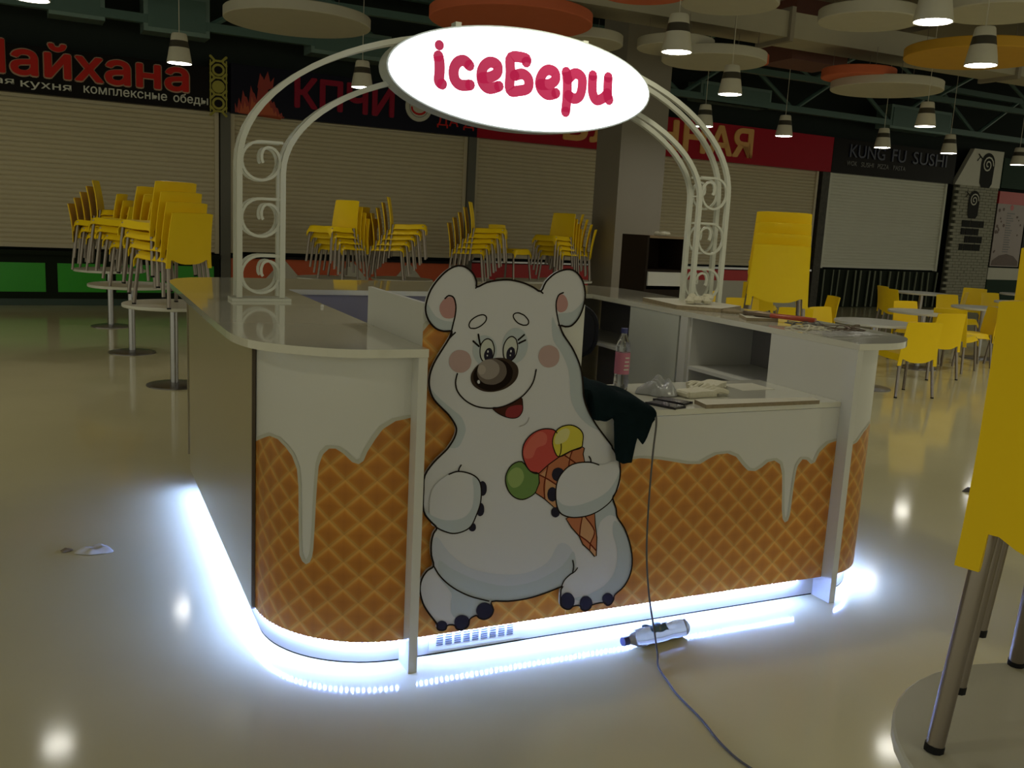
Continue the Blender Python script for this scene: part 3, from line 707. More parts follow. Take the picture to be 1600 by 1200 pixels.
ART=[('p','sh',0,1,[(12,1243),(39,1215),(68,1204),(98,1202),(106,1232),(73,1238),(38,1254),(9,1294),(5,1273)]),('p','sh',0,1,[(525,1221),(556,1222),(577,1239),(595,1270),(604,1311),(587,1294),(556,1270),(504,1264),(509,1241)]),('p','sh',0,1,[(25,1014),(37,979),(61,950),(98,915),(123,880),(130,856),(122,828),(103,799),(139,795),(158,826),(166,860),(149,901),(115,930),(72,965),(42,994)]),('p','sh',0,1,[(481,1253),(501,1218),(529,1187),(565,1143),(594,1095),(611,1054),(621,1006),(628,958),(649,909),(687,853),(710,827),(660,848),(609,893),(578,948),(567,1019),(553,1073),(523,1126),(491,1167),(480,1218)]),('p','sh2',0,1,[(54,437),(65,370),(94,325),(144,278),(210,238),(286,210),(364,199),(438,198),(513,210),(586,228),(596,253),(633,278),(646,316),(610,385),(562,397),(521,331),(432,298),(314,309),(204,346),(125,410),(74,475)]),('p','sh',0,1,[(85,387),(141,347),(242,293),(360,257),(480,264),(584,309),(627,362),(642,317),(632,277),(596,253),(586,228),(513,210),(438,198),(364,199),(286,210),(210,238),(144,278),(94,325)]),('p','sh',0,1,[(91,319),(145,276),(210,237),(286,209),(262,196),(238,161),(214,152),(149,167),(137,217),(138,258)]),('p','sh',0,1,[(802,467),(846,426),(877,364),(894,303),(891,243),(866,194),(819,158),(771,145),(682,154),(641,171),(704,177),(775,205),(819,259),(825,340),(798,417)]),('p','sh',0,1,[(711,505),(783,556),(802,518),(809,483),(776,491),(738,466),(726,409),(719,453)]),('p','pk',0,1,[(101,1314),(109,1284),(107,1254),(93,1246),(69,1249),(54,1267),(52,1289),(64,1308),(81,1318)]),('p','pk',0,1,[(512,1334),(529,1324),(540,1299),(532,1276),(510,1269),(496,1281),(493,1310),(501,1327)]),('l','k',4,1,[(70,1313),(83,1323),(101,1316),(110,1289),(109,1257),(102,1224),(95,1192),(87,1172)]),('l','k',4,1,[(518,1339),(500,1330),(492,1304),(496,1270),(510,1224),(530,1185)]),('l','k',4,1,[(84,1170),(99,1186),(112,1198)]),('l','k',4,1,[(180,1350),(185,1356)]),('l','k',4,1,[(424,1345),(437,1336)]),('l','k',4,1,[(507,1223),(533,1218)]),('p','sh',0,1,[(270,1135),(269,1118),(263,1103),(254,1092),(241,1084),(227,1082),(213,1085),(200,1092),(190,1104),(183,1119),(180,1136),(181,1152),(187,1167),(196,1178),(208,1186),(222,1188),(236,1185),(249,1178),(260,1166),(267,1151)]),('p','sh',0,1,[(389,1144),(385,1125),(376,1108),(363,1096),(349,1089),(333,1088),(318,1093),(305,1104),(296,1119),(290,1138),(290,1158),(294,1176),(303,1193),(315,1205),(330,1212),(345,1213),(360,1208),(373,1198),(383,1182),(388,1164)]),('l','k',4,3,[(223,1253),(225,1248),(224,1241),(220,1234),(213,1227),(204,1220),(194,1215),(184,1212),(175,1212),(167,1213),(163,1217),(161,1223),(162,1229),(166,1237),(173,1244),(182,1250),(192,1255),(202,1258),(211,1259),(218,1257)]),('l','k',4,3,[(386,1228),(381,1224),(375,1223),(366,1223),(357,1226),(347,1230),(339,1236),(332,1243),(328,1249),(326,1256),(328,1261),(332,1264),(339,1266),(347,1266),(356,1263),(366,1259),(374,1253),(381,1246),(386,1239),(387,1233)]),('p','ck',0,1,[(176,1098),(174,1085),(169,1074),(160,1066),(149,1060),(136,1059),(123,1061),(111,1067),(102,1076),(95,1087),(93,1099),(94,1112),(100,1123),(108,1131),(120,1137),(132,1138),(145,1136),(157,1131),(167,1122),(173,1110)]),('p','ck',0,1,[(518,1110),(517,1097),(512,1086),(503,1077),(491,1072),(478,1070),(465,1072),(453,1078),(443,1087),(436,1099),(433,1111),(435,1124),(440,1135),(449,1144),(460,1149),(473,1151),(486,1149),(499,1143),(509,1134),(515,1123)]),('p','ew',0,1,[(260,1132),(258,1119),(254,1108),(248,1099),(240,1093),(232,1092),(223,1095),(216,1101),(210,1111),(207,1123),(206,1136),(207,1149),(211,1160),(218,1169),(225,1174),(234,1176),(242,1173),(250,1167),(255,1157),(259,1145)]),('l','k',4,3,[(260,1132),(258,1119),(254,1108),(248,1099),(240,1093),(232,1092),(223,1095),(216,1101),(210,1111),(207,1123),(206,1136),(207,1149),(211,1160),(218,1169),(225,1174),(234,1176),(242,1173),(250,1167),(255,1157),(259,1145)]),('p','ew',0,1,[(348,1135),(345,1122),(340,1110),(332,1102),(324,1097),(315,1096),(307,1100),(300,1107),(296,1118),(294,1131),(294,1144),(297,1157),(303,1169),(310,1177),(318,1182),(327,1183),(335,1179),(342,1172),(346,1161),(349,1149)]),('l','k',4,3,[(348,1135),(345,1122),(340,1110),(332,1102),(324,1097),(315,1096),(307,1100),(300,1107),(296,1118),(294,1131),(294,1144),(297,1157),(303,1169),(310,1177),(318,1182),(327,1183),(335,1179),(342,1172),(346,1161),(349,1149)]),('p','k2',0,1,[(255,1117),(253,1109),(250,1103),(246,1098),(241,1095),(236,1095),(231,1097),(227,1101),(224,1107),(222,1114),(222,1122),(224,1129),(227,1135),(231,1140),(236,1143),(241,1144),(246,1142),(250,1138),(253,1132),(255,1125)]),('p','k2',0,1,[(341,1119),(339,1111),(335,1104),(331,1099),(326,1097),(321,1096),(316,1098),(311,1103),(308,1109),(307,1116),(307,1124),(309,1132),(313,1139),(317,1143),(322,1146),(327,1147),(332,1144),(337,1140),(339,1134),(341,1126)]),('p','w',0,1,[(239,1131),(238,1128),(236,1127),(234,1128),(233,1131),(234,1134),(236,1136),(238,1134)]),('p','w',0,1,[(237,1117),(236,1115),(234,1114),(233,1115),(232,1117),(232,1119),(234,1120),(236,1119)]),('p','w',0,1,[(327,1132),(326,1128),(324,1127),(322,1128),(321,1132),(322,1135),(324,1136),(326,1135)]),('p','w',0,1,[(325,1117),(324,1115),(323,1114),(321,1115),(320,1117),(320,1119),(322,1120),(324,1119)]),('l','k',5,0,[(206,1155),(201,1173),(197,1191)]),('l','k',5,0,[(201,1150),(190,1159),(179,1168)]),('l','k',5,0,[(350,1171),(361,1180),(372,1189)]),('l','k',5,0,[(353,1159),(366,1165),(378,1170)]),('p','n1',0,1,[(356,1068),(357,1049),(350,1030),(334,1013),(311,999),(284,991),(256,988),(228,991),(205,1000),(187,1013),(177,1030),(176,1049),(184,1067),(199,1084),(221,1097),(247,1106),(276,1109),(303,1107),(327,1098),(346,1085)]),('p','n0',0,1,[(334,1064),(335,1047),(330,1029),(317,1014),(299,1002),(277,994),(253,992),(231,996),(211,1005),(196,1018),(187,1034),(185,1051),(191,1068),(203,1083),(221,1095),(242,1103),(266,1105),(289,1102),(309,1094),(324,1081)]),('p','n2',0,1,[(310,1067),(311,1052),(305,1038),(295,1026),(280,1018),(264,1014),(246,1015),(229,1019),(215,1028),(204,1040),(199,1054),(199,1069),(204,1082),(214,1094),(228,1102),(245,1106),(262,1106),(279,1101),(294,1093),(305,1081)]),('p','n3',0,1,[(283,1071),(283,1060),(278,1050),(270,1042),(259,1036),(247,1033),(233,1034),(221,1039),(211,1046),(204,1055),(200,1066),(201,1077),(205,1087),(213,1095),(224,1101),(236,1103),(250,1103),(262,1098),(272,1091),(280,1082)]),('p','n4',0,1,[(231,1068),(230,1062),(228,1058),(225,1054),(221,1052),(217,1051),(212,1052),(208,1054),(205,1058),(203,1063),(202,1068),(202,1073),(204,1078),(207,1082),(211,1084),(215,1085),(220,1084),(224,1081),(227,1078),(230,1073)]),('p','w',0,1,[(211,1025),(210,1020),(206,1019),(203,1021),(201,1025),(202,1030),(206,1032),(209,1030)]),('p','mo',0,1,[(263,931),(290,932),(340,944),(373,964),(381,937),(381,914),(368,895),(346,890),(317,896),(285,911)]),('l','k',3,3,[(263,931),(290,932),(340,944),(373,964),(381,937),(381,914),(368,895),(346,890),(317,896),(285,911)]),('p','to',0,1,[(315,912),(323,928),(346,936),(379,936),(380,915),(368,896),(346,891),(319,897)]),('l','k',4,1,[(125,1056),(120,1025),(130,992),(161,960),(204,938),(254,930),(303,934),(352,953),(388,978),(417,1017),(427,1064)]),('l','gr',2,1,[(409,890),(404,875),(392,864),(373,859)]),('p','gn',0,1,[(390,728),(352,719),(331,687),(330,654),(345,619),(370,595),(401,585),(432,593),(454,610),(465,643),(462,678),(426,690)]),('l','k',4,3,[(390,728),(352,719),(331,687),(330,654),(345,619),(370,595),(401,585),(432,593),(454,610),(465,643),(462,678),(426,690)]),('p','gl',0,1,[(344,695),(368,708),(392,697),(402,667),(388,640),(362,632),(344,648),(336,672)]),('p','rd',0,1,[(461,679),(426,690),(404,720),(391,754),(394,792),(418,824),(453,842),(489,845),(521,834),(546,788),(541,736),(498,709)]),('l','k',4,3,[(461,679),(426,690),(404,720),(391,754),(394,792),(418,824),(453,842),(489,845),(521,834),(546,788),(541,736),(498,709)]),('p','rl',0,1,[(400,782),(423,816),(458,836),(485,820),(482,787),(447,775),(433,742),(405,739),(395,759)]),('p','ye',0,1,[(541,736),(518,766),(510,800),(521,833),(547,851),(584,854),(617,840),(636,817),(637,788),(631,765),(591,756)]),('l','k',4,3,[(541,736),(518,766),(510,800),(521,833),(547,851),(584,854),(617,840),(636,817),(637,788),(631,765),(591,756)]),('p','yl',0,1,[(518,804),(532,832),(563,843),(580,830),(571,801),(551,788),(525,785)]),('p','co',0,0,[(461,678),(498,709),(541,736),(591,757),(636,769),(646,763),(642,741),(653,704),(596,678),(580,600),(540,538),(491,580),(452,606),(466,643)]),('l','k',4,2,[(461,678),(498,709),(541,736),(591,757),(636,769),(646,763),(642,741),(653,704),(596,678),(580,600),(540,538),(491,580),(452,606),(466,643)]),('p','cl',0,0,[(492,656),(535,631),(541,539),(492,579)]),('p','cl',0,0,[(468,673),(495,694),(491,661)]),('p','cl',0,0,[(568,741),(591,749),(586,713)]),('l','br',4,1,[(465,673),(499,655),(535,632)]),('l','br',4,1,[(564,741),(588,725),(610,710)]),('l','br',4,1,[(497,708),(490,666),(486,627),(492,580)]),('l','br',4,1,[(595,756),(587,732),(584,698)]),('p','co',0,0,[(587,495),(612,459),(648,421),(667,386),(700,357),(722,332),(730,333),(727,406),(716,458),(709,509),(630,516)]),('l','k',4,2,[(587,495),(612,459),(648,421),(667,386),(700,357),(722,332),(730,333),(727,406),(716,458),(709,509),(630,516)]),('p','cl',0,0,[(658,496),(671,494),(714,435),(701,385),(650,421)]),('p','cl',0,0,[(699,361),(702,376),(725,356),(727,333),(719,334)]),('l','br',4,1,[(656,495),(651,454),(650,421)]),('l','br',4,1,[(670,494),(714,435),(700,388),(699,362)]),('l','br',4,1,[(652,421),(689,394),(726,356)]),('p','k2',0,1,[(568,668),(568,659),(564,652),(559,647),(552,644),(543,643),(535,645),(527,649),(521,655),(517,663),(515,671),(516,679),(519,687),(524,692),(532,695),(540,696),(548,694),(556,690),(562,684),(567,676)]),('p','k2',0,1,[(544,593),(544,585),(541,577),(537,572),(531,568),(524,567),(518,569),(511,574),(506,580),(503,588),(501,597),(502,605),(504,613),(508,618),(514,622),(521,623),(527,621),(534,616),(539,610),(542,602)]),('p','k2',0,1,[(558,523),(558,517),(556,511),(552,507),(547,505),(541,504),(536,506),(530,509),(526,514),(523,520),(522,526),(522,532),(524,537),(528,541),(533,544),(539,544),(544,543),(550,540),(554,535),(557,529)]),('p','w',0,1,[(676,708),(627,709),(589,699),(559,676),(540,643),(536,599),(543,554),(561,520),(598,501),(642,496),(686,500),(730,515),(773,544),(793,573),(810,607),(810,653),(782,705),(727,694)]),('p','sh',0,1,[(543,574),(567,553),(606,543),(655,547),(715,564),(763,591),(794,634),(806,663),(810,623),(793,576),(770,546),(730,518),(686,502),(642,497),(598,502),(563,521),(544,551)]),('l','k',4,1,[(713,695),(676,707),(627,709),(589,700),(559,676),(540,643),(536,599),(543,554),(561,520),(598,501),(642,496),(686,500),(730,515),(773,544),(793,573)]),('l','k',4,1,[(668,730),(675,720),(678,708)]),('p','k2',0,1,[(256,638),(256,630),(254,622),(251,617),(246,613),(241,612),(236,614),(231,618),(227,625),(224,632),(223,641),(223,649),(225,657),(228,663),(233,666),(238,667),(243,665),(248,661),(252,655),(255,647)]),('p','k2',0,1,[(250,561),(250,553),(248,546),(245,541),(240,538),(235,537),(230,539),(226,543),(222,549),(219,556),(218,564),(218,571),(220,578),(224,583),(228,586),(233,587),(238,586),(243,582),(247,576),(249,569)]),('p','k2',0,1,[(221,498),(221,493),(219,488),(216,485),(212,483),(207,483),(203,484),(198,487),(195,491),(193,496),(192,501),(192,506),(194,510),(197,513),(201,515),(206,516),(210,514),(214,512),(218,508),(220,503)]),('p','w',0,1,[(109,702),(143,709),(188,698),(220,676),(234,641),(234,588),(220,542),(201,503),(170,486),(132,483),(94,497),(72,510),(45,538),(47,649)]),('p','sh',0,1,[(199,687),(230,660),(234,615),(224,555),(199,503),(170,486),(132,484),(73,510),(38,548),(23,586),(51,557),(106,534),(168,537),(201,570),(206,630)]),('l','k',4,1,[(109,701),(143,709),(188,698),(220,676),(234,641),(234,588),(220,542),(201,503),(170,486),(132,483),(94,497),(72,510)]),('l','k',4,1,[(153,731),(147,721),(144,709)]),('l','k',4,1,[(65,370),(94,325),(144,278),(210,238),(286,209)]),('l','k',4,1,[(586,228),(596,251),(618,270),(639,281),(650,294)]),('l','k',4,1,[(627,327),(633,303),(630,275)]),('l','k',4,1,[(784,559),(802,518),(809,484)]),('p','k2',0,1,[(821,145),(821,137),(818,130),(812,125),(805,122),(798,122),(790,125),(782,129),(776,136),(772,144),(770,152),(770,160),(773,167),(779,172),(785,175),(793,175),(801,173),(809,168),(815,162),(819,154)]),('p','k2',0,1,[(727,141),(726,131),(723,123),(717,117),(709,114),(701,114),(692,117),(684,122),(677,130),(672,139),(670,148),(671,158),(674,166),(680,172),(687,175),(696,175),(705,173),(713,167),(720,160),(725,150)]),('p','k2',0,1,[(647,161),(646,150),(642,141),(636,135),(628,131),(618,130),(609,133),(600,140),(592,148),(587,158),(585,169),(586,180),(589,189),(596,196),(604,200),(613,200),(623,197),(632,191),(639,182),(645,172)]),('p','k2',0,1,[(306,169),(305,159),(300,151),(293,145),(284,142),(273,142),(262,145),(253,151),(245,159),(239,169),(237,179),(239,188),(243,196),(250,202),(259,206),(270,206),(280,203),(290,197),(298,189),(304,179)]),('p','k2',0,1,[(214,136),(213,127),(209,120),(203,114),(194,111),(185,111),(175,114),(167,119),(160,127),(155,136),(153,145),(154,154),(158,162),(165,167),(173,170),(182,170),(192,167),(201,162),(208,155),(212,146)]),('p','k2',0,1,[(127,137),(126,131),(123,127),(119,123),(113,121),(106,121),(100,123),(94,127),(89,132),(86,137),(85,143),(86,149),(88,154),(93,157),(99,159),(105,159),(111,157),(117,154),(122,149),(125,143)])]

by = 0.0475
Br = thing('bear_cutout', 'large flat cut-out of a cartoon polar bear holding an ice cream cone', 'figure board', (0, by, 0))
sil = smooth_pts([(a / 1000, b / 1000) for a, b in SIL], k=3)
bb = MB().prism(sil, 0.0, 0.012, BM['w'], axis='y'); bb.build('board', Br)
art = MB(); y = -0.0004
for kind, col, wd, sm, pts in ART:
    p = [(a / 1000, b / 1000) for a, b in pts]
    y -= 0.00004
    if kind == 'p':
        art.flat(smooth_pts(p, k=3) if sm else p, y, BM[col])
    elif sm >= 2:
        ribbon(art, smooth_pts(p, k=3) if sm == 3 else p, wd * 0.0011, y - 0.0001, BM[col], closed=True)
    else:
        ribbon(art, smooth_pts(p, closed=False, k=4), wd * 0.0013, y - 0.0001, BM[col])
ribbon(art, sil, 0.0065, y - 0.0002, BM['k'], closed=True)
art.build('printed_artwork', Br, recalc=False)

# ---- scrolled arch over the kiosk
Ar = thing('metal_arch', 'white scrolled metal arch standing on both bar tops', 'arch', (1.0, 1.60, 1.15))
def hoop(a, z0, b, n=40):
    p = [(-a, 0.0), (-a, (z0 - 1.15) * 0.5)]
    p += [(-a * cos(t * pi / n), z0 - 1.15 + b * sin(t * pi / n)) for t in range(n + 1)]
    return p + [(a, (z0 - 1.15) * 0.5), (a, 0.0)]
for dy in (-0.045, 0.045):
    for a, z0, b2 in ((1.365, 1.78, 0.69), (1.170, 1.74, 0.555)):
        h = hoop(a, z0, b2); h = [(x, 0.018 + z if z < 0.02 else z) for x, z in h]
        MB().tube([(x, dy, z) for x, z in h], 0.0175, M_arch, n=4, flat=1.0).build('hoop', Ar)
    for sx in (-1, 1):
        for k, zc in enumerate((0.125, 0.385, 0.640)):
            cx, R0 = 1.268, 0.086
            pts = [(cx - 0.098, zc + R0), (cx - 0.04, zc + R0)]
            for t in range(0, 36):
                an = radians(90 - t * 14.0); k2 = max(0.0, t - 17) / 18
                rr = R0 - 0.052 * min(1.0, k2 * 1.25)
                pts.append((cx - 0.036 * min(1.0, k2 * 1.5) + rr * cos(an), zc + 0.014 * k2 + rr * sin(an)))
            MB().tube([(sx * x, dy, z) for x, z in pts], 0.0085, M_arch, n=4).build('scroll', Ar)
for sx in (-1, 1):
    MB().box(*(sorted((sx * 1.13, sx * 1.40))), -0.07, 0.07, 0.0005, 0.014, M_arch).build('foot_plate', Ar)
for sx in (-1, 1):
    for dy2 in (0,):
        MB().tube([(sx * 1.18, -0.045, 0.62), (sx * 1.18, 0.045, 0.62)], 0.006, M_arch, n=4).build('tie_bar', Ar)

# ---- oval light box
GLY={'i':[[(529,2326),(536,2295),(538,2255),(537,2214),(553,2201)]],'c':[[(689,2301),(661,2320),(629,2310),(610,2275),(616,2230),(647,2207),(696,2212)]],'e':[[(757,2252),(800,2260),(835,2283),(833,2319),(796,2329),(764,2306),(752,2266),(764,2225),(798,2206),(848,2222)]],'B':[[(989,2351),(983,2368),(906,2363),(906,2295),(909,2211),(957,2212),(1004,2229),(1005,2272),(972,2293),(929,2281)]],'e2':[[(1072,2254),(1124,2261),(1155,2286),(1148,2320),(1112,2328),(1083,2308),(1068,2266),(1081,2229),(1119,2209),(1162,2221)]],'p':[[(1213,2329),(1222,2287),(1226,2208),(1223,2136)],[(1226,2296),(1263,2328),(1303,2313),(1309,2265),(1297,2220),(1266,2205),(1234,2218)]],'u':[[(1367,2329),(1371,2250),(1395,2212),(1431,2222),(1459,2250)],[(1458,2330),(1461,2250),(1472,2219)]]}
Sg = thing('light_box_sign', 'bright white oval light box with crimson letters on the arch', 'sign', (1.0, 1.45, 2.265))
def ellp(a, b, n=64): return [(a * cos(2 * pi * i / n), b * sin(2 * pi * i / n)) for i in range(n)]
MB().prism(ellp(0.722, 0.245), 0.004, 0.125, mat('lightbox_rim', (0.50, 0.54, 0.53, 1), 0.35), axis='y').build('housing', Sg)
MB().prism(ellp(0.712, 0.236), 0.0, 0.004, M_face, axis='y').build('face', Sg)
for key, strokes in GLY.items():
    mb = MB()
    for st in strokes:
        p = smooth_pts([(a / 1000 - 1.0, b / 1000 - 2.265) for a, b in st], closed=False, k=5)
        ribbon(mb, p, 0.053, -0.003, M_pink)
    if key == 'i':
        mb.flat([(0.532 - 1.0 + 0.024 * cos(t * pi / 8), 2.375 - 2.265 + 0.024 * sin(t * pi / 8)) for t in range(16)], -0.003, M_pink)
    mb.build('letter', Sg, recalc=False)
for sx in (-0.35, 0.35): MB().box(sx - 0.015, sx + 0.015, 0.06, 0.12, 0.0, 0.24, M_arch).build('bracket', Sg)

# ================================================================== CHAIRS AND TABLES
def sheet(mb, grid, th, mt):
    """closed thin shell from a grid of points (rows of equal length)"""
    R = len(grid); K = len(grid[0]); G = [[Vector(p) for p in r] for r in grid]; top = []; bot = []
    for i in range(R):
        for j in range(K):
            a = G[min(i + 1, R - 1)][j] - G[max(i - 1, 0)][j]; b = G[i][min(j + 1, K - 1)] - G[i][max(j - 1, 0)]
            n = a.cross(b).normalized(); top.append(G[i][j] + n * th / 2); bot.append(G[i][j] - n * th / 2)
    N = R * K; vs = top + bot; fs = []
    for i in range(R - 1):
        for j in range(K - 1):
            a = i * K + j; q = (a, a + 1, a + K + 1, a + K); fs.append(q); fs.append(tuple(x + N for x in reversed(q)))
    rim = [j for j in range(K)] + [i * K + K - 1 for i in range(1, R)] + [(R - 1) * K + j for j in range(K - 2, -1, -1)] + [i * K for i in range(R - 2, 0, -1)]
    for a, b in zip(rim, rim[1:] + rim[:1]): fs.append((a, b, b + N, a + N))
    mb.add(vs, fs, mt)

def make_chair(caps=True):
    t = thing('plastic_chair', 'x', 'chair')
    # seat: dished, lip turned down at the front and sides
    g = []
    for i, (x, z, hw) in enumerate(((-0.205, 0.425, 0.195), (-0.17, 0.437, 0.205), (-0.10, 0.438, 0.212), (0.0, 0.440, 0.216), (0.10, 0.447, 0.216), (0.17, 0.452, 0.214), (0.205, 0.446, 0.212), (0.224, 0.425, 0.210), (0.230, 0.372, 0.208))):
        row = []
        for j in range(11):
            u = j / 5 - 1; zz = z + 0.012 * (u * u - 0.3) - (0.066 if abs(u) > 0.99 else 0.006 if abs(u) > 0.75 else 0)
            row.append((x, u * hw, zz))
        g.append(row)
    mb = MB(); sheet(mb, g, 0.009, M_yellow); mb.build('seat', t, smooth=True)
    # backrest: slightly waisted and curved, corner tabs over the rear legs
    g = []
    for i in range(10):
        v = i / 9; row = []
        for j in range(17):
            u = (-1, -0.92, -0.825, -0.80, -0.72, -0.6, -0.4, -0.2, 0, 0.2, 0.4, 0.6, 0.72, 0.80, 0.825, 0.92, 1)[j]
            hw = 0.218 - 0.020 * v + 0.006 * (1 - v) ** 2
            zb = 0.330 if abs(u) > 0.82 else 0.398 if abs(u) > 0.70 else 0.362 + 0.034 * (abs(u) / 0.70) ** 3
            z = zb + (0.785 - zb) * v - 0.006 * (abs(u) ** 6) * v
            zz = max(0.0, (z - 0.335) / 0.45)
            x = -0.215 - 0.012 * (1 - zz) ** 2 - 0.065 * zz ** 1.5 - 0.022 * (1 - u * u) * (0.4 + 0.6 * zz)
            row.append((x, u * hw, z))
        g.append(row)
    mb = MB(); sheet(mb, g, 0.010, M_yellow); mb.build('backrest', t, smooth=True)
    for sx in (1, -1):
        for sy in (1, -1):
            if sx > 0: p = [(0.185, sy * 0.180, 0.432), (0.232, sy * 0.208, 0.0)]
            else: p = [(-0.200, sy * 0.183, 0.435), (-0.212, sy * 0.190, 0.34), (-0.245, sy * 0.212, 0.0)]
            leg = MB().tube(p, 0.0158, M_alu, n=10).build('leg', t, smooth=True)
            if caps:
                e = Vector(p[-1]); d = (Vector(p[-2]) - e).normalized()
                MB().tube([e - d * 0.001, e + d * 0.012], 0.0168, M_black, n=10).build('foot_cap', leg, smooth=True)
    return t
chair_a = make_chair(True); chair_b = make_chair(False)
used = {'a': False, 'b': False}
def chair(x, y, z, phi, label, group, kind='b'):
    """phi: heading of the seat front in world degrees"""
    src = chair_a if kind == 'a' else chair_b
    if not used[kind]:
        used[kind] = True; src.location = (x, y, z); src.rotation_euler = (0, 0, radians(phi)); src['label'] = label; src['group'] = group
        return src
    return dup(src, (x, y, z), radians(phi), label, group)
ORD = {2: ('lower', 'upper'), 3: ('lowest', 'middle', 'topmost'), 4: ('lowest', 'second lowest', 'second highest', 'topmost'),
       5: ('lowest', 'second lowest', 'middle', 'second highest', 'topmost')}
def stack(x, y, z, phi, n, where, group, kind='b', dz=0.073, df=0.070):
    for i in range(n):
        chair(x + cos(radians(phi)) * df * i, y + sin(radians(phi)) * df * i, z + dz * i + (0.0), phi,
              'yellow chair, %s %s' % (ORD[n][i], where), group, kind)
# ---- tables
def make_table(rad=0.42, h=0.72):
    t = thing('round_table', 'x', 'table')
    MB().lathe([(0.0, h - 0.028), (rad - 0.004, h - 0.028), (rad, h - 0.024), (rad, h - 0.004), (rad - 0.004, h), (0.0, h)], M_ttop, n=48).build('tabletop', t, smooth=True)
    MB().lathe([(0.0, 0.012), (0.034, 0.012), (0.034, h - 0.028), (0.0, h - 0.028)], M_steel, n=20).build('pole', t, smooth=True)
    MB().lathe([(0.0, 0.0), (0.235, 0.0), (0.235, 0.010), (0.19, 0.020), (0.05, 0.030), (0.0, 0.030)], M_steeld, n=36).build('base', t, smooth=True)
    MB().box(-0.16, 0.16, -0.02, 0.02, h - 0.034, h - 0.028, M_black).build('top_plate', t)
    return t
tab = make_table(); tused = [False]
def table(x, y, label, group='round white tables'):
    if not tused[0]:
        tused[0] = True; tab.location = (x, y, 0); tab['label'] = label; tab['group'] = group; return tab
    return dup(tab, (x, y, 0), 0, label, group)
table(-0.275, 5.66, 'round white table nearest the left end of the kiosk, chairs stacked on it')
table(-0.513, 7.62, 'round white table, middle of the three left of the kiosk')
table(-0.64, 9.85, 'round white table farthest back of the three left of the kiosk')
table(1.98, 9.25, 'round white table behind the kiosk under the chairs nearest the left arch leg')
table(3.02, 9.35, 'round white table behind the kiosk under the second side-on chair stack')
table(4.02, 9.45, 'round white table behind the bear left ear, under a tall stack')
table(5.0, 9.62, 'round white table behind the bear head under the single chair')
table(5.82, 9.85, 'round white table behind the bear right ear under two stacks')
T = 0.7202
g1 = 'chair stacks on the tables left of the kiosk'
stack(-0.30, 5.50, T, 121, 4, 'of the stack on the nearest left table', g1, 'a', dz=0.082)
stack(-0.42, 7.42, T, 150, 4, 'of the stack on the middle left table', g1)
stack(-0.78, 9.78, T, -12, 5, 'of the right-facing stack, farthest left table', g1)
stack(-0.62, 9.62, T, 160, 3, 'of the left-facing stack, farthest left table', g1)
g2 = 'chair stacks on the tables behind the kiosk'
stack(2.10, 9.02, T, 212, 4, 'of the stack just right of the left arch leg', g2)
stack(2.33, 9.42, T, 130, 3, 'of the short back stack by the arch leg', g2)
stack(2.72, 9.10, T, -22, 5, 'of the side-on stack between arch leg and bear ear', g2)
stack(3.86, 9.05, T, -28, 5, 'of the tall stack above the left bear ear', g2)
chair(4.80, 9.70, T, -62, 'yellow plastic chair standing alone above the bear head', g2)
stack(5.60, 9.66, T, 208, 4, 'of the stack facing left, above the right bear ear', g2)
stack(5.98, 9.85, T, 148, 4, 'of the stack facing away beside the pillar', g2)
# stack behind the right wing
table(3.88, 2.80, 'round white table under the big chair stack behind the right wing')
stack(3.80, 2.72, T, 52, 4, 'of the big stack seen from behind, right of the arch', 'big chair stack behind the right wing', 'a', dz=0.08)
# nearest table, at the lower right corner of the photo
table(0.565, -2.07, 'round white table closest to the camera at the lower right')
stack(0.572, -1.971, T, 22, 3, 'of the stack at the right edge nearest the camera', 'foreground chair stack', 'a', dz=0.083, df=0.080)
